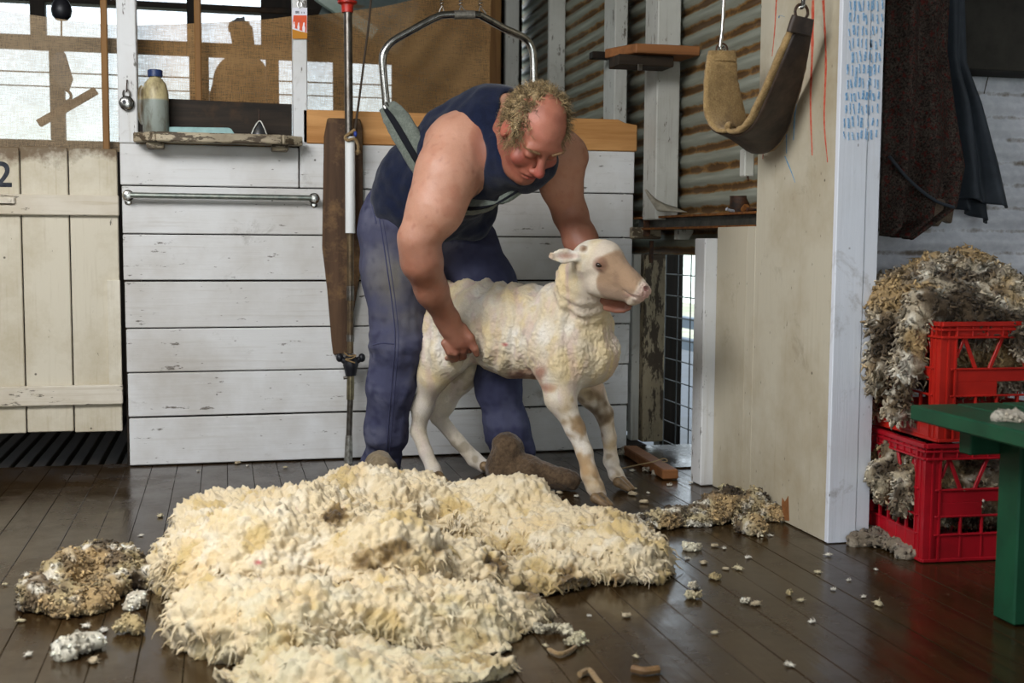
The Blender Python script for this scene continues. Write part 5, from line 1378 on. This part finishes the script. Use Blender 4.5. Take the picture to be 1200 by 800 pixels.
def sheep_col(v):
    c = np.tile(hexa('#d2c3a8'), (len(v), 1)); n1, n2, n3 = nz(v, 7, 1, 3), nz(v, 22, 2, 2), nz(v * np.array([1, 1, .35]), 30, 5, 2)
    c = blend(c, n1 * 1.6, '#dfc797'); c = blend(c, (-n1 - .05) * 1.5, '#e4ddd2'); c = blend(c, np.clip((n3 - .15) * 1.6, 0, .45), '#cdb5ae'); c = blend(c, np.clip((n2 - .25) * 1.5, 0, .5), '#cbb488')
    z = v[:, 2]
    along = v @ unit(G(680, 395, 3.8) - G(530, 370, 4.15)); rd = np.sin(along * 78 + nz(v, 6, 3) * 5 + v[:, 2] * 10)
    c = blend(c, np.clip(-rd - .45, 0, 1) * np.clip(.5 + n1 * 2, 0, 1) * .9, '#c3a59c'); c = blend(c, np.clip(rd - .3, 0, 1) * .5, '#ddc9a0')
    def spot(p, r, col, a=1.0, nf=1.0):
        nonlocal c
        d = np.linalg.norm((v - p) / np.array(r), axis=1); c = blend(c, np.clip(1.25 - d + n2 * nf, 0, 1) * a, col)
    leg = np.clip((.36 - z) / .06, 0, 1)
    c = blend(c, leg * .6, '#d8cdc0')
    fl = leg * np.clip((v[:, 0] - 1.0) / .05, 0, 1)                    # fore legs stained
    c = blend(c, fl * np.clip((n2 + n1) * 1.2 + .45, 0, 1) * .6, '#b0926a'); c = blend(c, fl * np.clip((nz(v, 35, 9) - .2) * 3, 0, 1) * .5, '#6d5840')
    spot(G(676, 496, 3.66), (.04, .06, .05), '#7a5c38', .7, 1.2); spot(G(705, 474, 3.86), (.04, .06, .06), '#5f4c38', .75, 1.2); spot(G(686, 535, 3.63), (.03, .05, .06), '#a8865e', .7, 2)
    spot(G(536, 440, 4.15), (.05, .08, .06), '#9b8a72', .7, 2); spot(G(545, 525, 4.2), (.06, .08, .03), '#978973', .6, 3)
    ux, uy = pix(v)
    for x, y, a_, b_, cl_, w in ((608, 441, 15, 8, '#8a5e4c', .95), (632, 454, 16, 6, '#9a6a55', .8), (632, 438, 9, 9, '#8d5a4a', .7), (575, 444, 18, 6, '#a08b6c', .7)):
        c = blend(c, np.clip(1.3 - np.hypot((ux - x) / a_, (uy - y) / b_) + n2 * .6, 0, 1) * w * (v[:, 2] < .5), cl_)
    spot(G(593, 404, 3.80), (.012, .06, .008), '#c04a4a', .8, .5)
    # face
    q_ = v - hd0; a, b_ = q_ @ fdir, q_ @ fup; near = np.clip((.19 - np.linalg.norm(q_, axis=1)) / .03, 0, 1) * np.clip((a + .035) / .02, 0, 1)
    c = blend(c, near * .9, '#d2c3b0')
    poly_ = np.array([(700, 303), (709, 297), (718, 293), (727, 291), (756, 326), (748, 334), (739, 345), (735, 356), (713, 358), (703, 345), (697, 330), (702, 318)], float)
    xw, yw = ux + n2 * 5, uy + n1 * 5; dmin = np.full(len(v), 1e9); ins = np.zeros(len(v), bool)
    for (xa, ya), (xb, yb) in zip(poly_, np.roll(poly_, -1, 0)):
        tt = np.clip(((xw - xa) * (xb - xa) + (yw - ya) * (yb - ya)) / ((xb - xa) ** 2 + (yb - ya) ** 2), 0, 1)
        dmin = np.minimum(dmin, np.hypot(xw - xa - tt * (xb - xa), yw - ya - tt * (yb - ya)))
        ins ^= ((ya > yw) != (yb > yw)) & (xw < (xb - xa) * (yw - ya) / (yb - ya + 1e-9) + xa)
    tan_ = np.clip(.5 + np.where(ins, dmin, -dmin) / 4.5, 0, 1) * near * np.clip((a + .01) / .02, 0, 1)
    c = blend(c, tan_, '#a5876c'); c = blend(c, tan_ * np.clip((uy - 330 + (ux - 715) * -.2) / 12, 0, 1) * .7, '#947d6b')
    c = blend(c, near * np.exp(-((ux - 722) / 4) ** 2 - ((uy - 325) / 8) ** 2) * .6, '#7f6653')
    spot(m0 + fdir * .02, (.034, .04, .032), '#d9aca4', .9, .2); spot(G(757, 338, 3.445), (.010, .02, .007), '#8a4a4c', 1, 0); spot(mth, (.034, .03, .005), '#8d6a60', .8, 0)
    d = np.linalg.norm((v - ey) / .021, axis=1); c = blend(c, np.clip(1.35 - d, 0, 1) * .9, '#6b4539')
    spot((e0 + e1) / 2 + CT * .006, (.032, .02, .010), '#b58878', .9, .3); spot(e1, (.02, .02, .02), '#b99c84', .8, .2); spot(G(683, 291, 3.545), (.013, .02, .012), '#7c583c', 1, 0)
    return c
M['sheep'] = vcol('shorn_fleece', .9, .1, 200, .003, var=.2, dark='#8f7a5c', sheen=.15)
shp = skin('sheep', S, lo, hi, .0042, M['sheep'], disp=sheep_disp, color=sheep_col)
tag(shp, 'freshly shorn cream sheep standing held by the man', 'sheep')
eo = MB().ball(tuple(ey + fsd * .0015 - fup * .001), (.0125, .0115, .0095), 10).build('eye', plain('amber_eye', '#2c2018', .12, .6), shp, smooth=True)
for px, py, Y, dx in ((704, 587, 3.625, 1), (730, 568, 3.86, 1), (514, 562, 4.11, .4), (573, 549, 4.235, 1)):
    H_ = Sdf(); c_ = np.array(atZ(px, py, .02)); dr = unit(np.array([.62, -.78, 0]))
    sd = np.array([dr[1], -dr[0], 0])
    for s in (-1, 1): H_.cone(c_ + sd * s * .013 - dr * .012 + np.array([0, 0, .010]), c_ + sd * s * .011 + dr * .030 - np.array([0, 0, .010]), .018, .010, .006)
    lo, hi = H_.bounds()
    skin('hoof', lambda p: np.maximum(H_(p), .002 - p[:, 2]), lo, hi, .004, plain('hoof_horn%d' % px, '#8a7050', .5, .3, c2='#4b3c2c', scale=40), shp)
# ------------------------------------------------------------------ the fleece thrown on the floor
Fl = Sdf()
for px, py, Y, r in ((335, 628, 3.22, (.30, .26, .135)), (262, 655, 3.02, (.15, .24, .12)), (430, 612, 3.32, (.26, .20, .135)), (505, 596, 3.36, (.15, .15, .12)), (570, 612, 3.30, (.24, .18, .13)), (655, 640, 3.12, (.24, .22, .12)), (722, 662, 2.92, (.13, .20, .10)),
                     (320, 690, 2.78, (.24, .17, .19)), (245, 692, 2.80, (.10, .14, .12)), (445, 702, 2.72, (.2, .15, .175)), (530, 690, 2.80, (.20, .16, .13)), (620, 685, 2.82, (.18, .13, .085)),
                     (500, 742, 2.52, (.26, .15, .13)), (360, 752, 2.48, (.2, .15, .12)), (275, 738, 2.56, (.12, .14, .10)), (560, 785, 2.36, (.2, .10, .05)), (430, 800, 2.24, (.3, .12, .06))):
    Fl.ell(G(px, py, Y), r, k=.02)
lo, hi = Fl.bounds(.06)
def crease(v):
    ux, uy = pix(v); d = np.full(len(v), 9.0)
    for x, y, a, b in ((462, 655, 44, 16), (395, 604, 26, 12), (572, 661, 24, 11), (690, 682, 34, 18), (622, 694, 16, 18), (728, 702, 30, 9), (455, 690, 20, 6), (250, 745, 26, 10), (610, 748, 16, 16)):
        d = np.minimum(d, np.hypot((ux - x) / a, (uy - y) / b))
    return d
def fl_disp(v, n):
    w = 1 + .5 * nz(v, 3, 2)
    wv = v + np.stack([nz(v, 9, 5), nz(v, 9, 6), nz(v, 9, 7)], 1) * .018
    return nz(v, 4.6, 3, 2) * .045 + ((.45 - cells(wv, 28, 2)) * .024 + (.42 - cells(wv, 60, 4)) * .019 + (.4 - cells(wv, 125, 6)) * .010) * w
def fl_col(v):
    c = np.tile(hexa('#d9c6a2'), (len(v), 1)); n1, n2, n3 = nz(v, 5, 1, 3), nz(v, 20, 2, 2), nz(v, 12, 8, 3)
    c = blend(c, n1 * 1.3, '#d8bf93'); c = blend(c, (n2 - .05) * 2, '#dfd1b6'); c = blend(c, (n3 - .22) * 3, '#c7ad78')
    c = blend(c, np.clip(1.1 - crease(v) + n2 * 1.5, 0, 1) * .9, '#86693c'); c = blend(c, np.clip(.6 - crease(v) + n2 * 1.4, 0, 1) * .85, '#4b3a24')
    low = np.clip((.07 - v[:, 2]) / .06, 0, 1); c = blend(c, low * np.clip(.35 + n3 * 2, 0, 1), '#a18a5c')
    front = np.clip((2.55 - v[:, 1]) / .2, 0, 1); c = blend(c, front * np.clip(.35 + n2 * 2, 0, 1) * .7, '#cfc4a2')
    for px, py, Y in ((246, 611, 2.92), (303, 660, 2.63), (398, 586, 3.2), (345, 596, 3.1), (282, 711, 2.6)):
        d = np.linalg.norm((v - G(px, py, Y)) / np.array([.010, .12, .005]), axis=1); c = blend(c, (1.2 - d) * .8, '#b5484f')
    return c
M['fleece'] = vcol('cream_fleece', .92, .1, 240, .005, var=.12, dark='#b89d6b', sheen=.2)
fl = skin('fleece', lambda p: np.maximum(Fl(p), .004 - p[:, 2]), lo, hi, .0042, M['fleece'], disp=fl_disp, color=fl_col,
          extra=locks(1700, .021, .0042, 13, .9, .30, colf=lambda c, R: c * R.uniform(.95, 1.04, (len(c), 1)), where=lambda v, n: np.clip(.6 - n[:, 2], .0, 1) * (n[:, 2] > -.4) * (v[:, 2] < .13), segs=4, curl=.25))
tag(fl, 'big cream fleece in one piece spread over the dark floorboards', 'fleece')

# ------------------------------------------------------------------ wool left about the floor
def g0(px, py, z=.0): return np.array(atZ(px, py, z))
S = Sdf()
S.chain([(g0(45, 700, .02), .045), (g0(75, 680, .03), .05), (g0(110, 662, .04), .055), (g0(145, 668, .035), .05), (g0(172, 678, .02), .035)], .04)
S.chain([(g0(45, 705, .015), .04), (g0(85, 712, .012), .045), (g0(115, 705, .012), .035)], .03).chain([(g0(100, 690, .01), .035), (g0(135, 692, .012), .035)], .03).chain([(g0(172, 678, .015), .03), (g0(190, 676, .015), .025)], .02)
heap('wool_clump', S, .006, 41, 'dirty brown wool clump on the floorboards at the end of the fleece nearest the gate', 'wool', 1300, .022, .004, '#a8966f', floor=.002, sp=.7)
S = Sdf()
S.chain([(g0(756, 612, .01), .035), (g0(780, 612, .015), .035), (g0(812, 606, .02), .04), (g0(845, 600, .025), .05), (g0(880, 598, .02), .05), (g0(908, 604, .012), .035)], .03)
S.chain([(g0(850, 588, .02), .04), (g0(862, 582, .03), .03)], .03).chain([(g0(870, 615, .01), .03), (g0(886, 622, .01), .028)], .02).chain([(g0(760, 640, .01), .02), (g0(752, 622, .012), .03)], .02)
heap('wool_clump', S, .0058, 47, 'long grey-brown pile of wool pieces at the foot of the cream sheet wall', 'wool', 1500, .024, .0042, '#b3a37f', floor=.002, sp=.7)
S = Sdf().chain([(g0(848, 573, .02), .022), (g0(862, 580, .02), .026)], .02)
heap('wool_clump', S, .005, 53, 'small yellowish wool tuft against the cream sheet behind the long wool pile', 'wool', 160, .018, .004, '#cfc096', floor=.002, sp=.7)
big = [(82, 762, .030, 'white'), (108, 757, .026, 'white')]
S = Sdf().chain([(g0(83, 761, .015), .026), (g0(93, 757, .016), .022), (g0(105, 754, .014), .022)], .015)
heap('wool_scrap', S, .005, 61, 'white two-lobed wool scrap on the floorboards near the dirty clump', 'wool', 120, .012, .004, '#e2dcc8', floor=.001)
S = Sdf().chain([(g0(141, 737, .01), .016), (g0(150, 733, .014), .018), (g0(158, 738, .01), .014)], .012)
heap('wool_scrap', S, .005, 62, 'straw-coloured curled wool scrap on the floorboards near the dirty clump', 'wool', 120, .014, .003, '#b7a477', floor=.001)
S = Sdf().chain([(g0(154, 709, .008), .014), (g0(162, 706, .012), .014), (g0(167, 704, .008), .010)], .012)
heap('wool_scrap', S, .005, 63, 'ragged white wool scrap between the dirty clump and the big fleece', 'wool', 80, .012, .003, '#ddd5c0', floor=.001)
S = Sdf().chain([(g0(636, 738, .008), .016), (g0(650, 735, .012), .018), (g0(668, 740, .008), .014)], .012)
heap('wool_scrap', S, .005, 64, 'long cream wool scrap on the dark boards in front of the fleece', 'wool', 110, .012, .003, '#ddd3b6', floor=.001)
S = Sdf().chain([(g0(668, 751, .008), .014), (g0(678, 747, .012), .016), (g0(687, 750, .008), .010)], .012)
heap('wool_scrap', S, .005, 65, 'cream wool scrap with a straw tail in front of the fleece', 'wool', 90, .012, .003, '#d8cda9', floor=.001)
tag(MB().tube([tuple(p) for p in spline([tuple(g0(x, y, .006)) for x, y in ((642, 760), (655, 766), (668, 762), (675, 757))], 5)], [.003] + [.005] * 14 + [.003], 7).build('straw_stalk', M['rope'], smooth=True), 'bent straw-coloured stalk lying beside the cream scrap', 'stalk')
tag(MB().tube([tuple(p) for p in spline([tuple(g0(x, y, .007)) for x, y in ((679, 790), (690, 785), (698, 794), (705, 803))], 5)], .006, 7).build('straw_stalk', M['rope'], smooth=True), 'forked straw-coloured stalk near the lower edge of the floor', 'stalk')
tag(MB().tube([tuple(p) for p in spline([tuple(g0(x, y, .008)) for x, y in ((741, 783), (755, 786), (772, 784))], 5)], .008, 7).build('stick', M['board'], smooth=True), 'short grey-brown stick on the shiny floorboards', 'stick')
named = [(811, 641, .022, '#d8cfb5', 'fluffy pale wool scrap below the long wool pile'), (815, 698, .020, '#cfc3a0', 'rolled tan wool scrap on the shiny boards'), (840, 676, .016, '#bba97c', 'straw-yellow wool scrap on the open floor'), (872, 704, .014, '#dad3c0', 'white pointed wool scrap on the open floor'), (925, 695, .011, '#b9a679', 'brown leaf-shaped wool scrap on the open floor'), (812, 687, .015, '#e0d9c8', 'white wool scrap just above the rolled tan one'), (184, 640, .018, '#d8d0bd', 'white flake of wool on the boards beside the fleece')]
for i, (px, py, s, c_, l) in enumerate(named):
    k = rnd.uniform(-.6, .6); S = Sdf().chain([(g0(px, py, s * .3) + np.array([-s * .6, -k * s * .4, 0]), s * .5), (g0(px, py, s * .4), s * .55), (g0(px, py, s * .3) + np.array([s * .7, k * s * .5, 0]), s * .4)], .01)
    heap('wool_scrap', S, .004, 70 + i, l, 'wool', 60, .010, .0026, c_, floor=.0008)
# the many small flecks: four kinds, copied about
protos = []
for i in range(4):
    s = (.008, .010, .007, .012)[i]; S = Sdf().ell((0, 0, s * .3), (s, s * .7, s * .5), k=.006).ell((s * .7, s * .3, s * .3), (s * .6, s * .5, s * .4), k=.006)
    lo, hi = S.bounds(.01); o = skin('wool_fleck', lambda p: np.maximum(S(p), .0003 - p[:, 2]), lo, hi, .0026, M['dwool'], disp=lambda v, n: nz(v, 150, i, 2) * .0025, color=lambda v: np.tile(hexa(('#dcd4c2', '#c9bb98', '#e3dccd', '#b9a88a')[i]), (len(v), 1)),
        extra=locks(26, .007, .0012, i, .2, .8, segs=2)); protos.append(o)
pts = [(165, 628), (188, 605), (290, 546), (279, 543), (233, 552), (334, 548), (340, 584), (225, 588), (100, 735), (25, 728), (122, 740), (110, 776), (33, 768), (192, 727), (103, 744), (131, 690), (32, 675), (6, 685), (805, 655), (838, 640), (849, 643), (866, 667), (876, 654), (850, 667), (970, 651), (958, 671), (977, 691), (885, 709), (903, 628), (640, 757), (657, 593), (742, 580), (760, 578), (744, 573), (785, 569), (754, 589), (612, 575), (625, 583), (640, 572), (655, 578), (675, 582), (746, 770), (690, 722), (735, 722), (926, 780), (938, 704), (868, 588), (825, 660), (1027, 668), (1030, 709), (995, 680), (560, 566), (585, 573), (470, 555), (540, 562), (745, 540), (741, 552), (775, 551), (810, 566), (702, 600), (1012, 700), (837, 742), (952, 729)]
used = [False] * 4
for k, (px, py) in enumerate(pts):
    i = k % 4; o = protos[i] if not used[i] else protos[i].copy()
    if used[i]: COL.objects.link(o)
    used[i] = True
    o.location = atZ(px, py, .0008); o.rotation_euler = (0, 0, rnd.uniform(0, 6.28)); s = rnd.uniform(.6, 1.25); o.scale = (s, s, s)
    tag(o, 'tiny pale fleck of wool scattered on the dark floorboards', 'wool', 'tiny wool flecks on the floor')
for k, (px, py, s) in enumerate(((733, 528, .034), (758, 549, .022), (770, 552, .026), (790, 558, .018))):
    S = Sdf().ell(g0(px, py, s * .5), (s, s * .8, s * .7), k=.01)
    heap('wool_scrap', S, .005, 90 + k, ('round wool puff by the back end of the timber offcut', 'grey wool puff in front of the timber offcut, under the wire', 'pale wool puff touching the timber offcut', 'flat wool puff between the offcut and the doorway board')[k], 'wool', 70, .012, .003, '#b9b0a0', floor=.001)
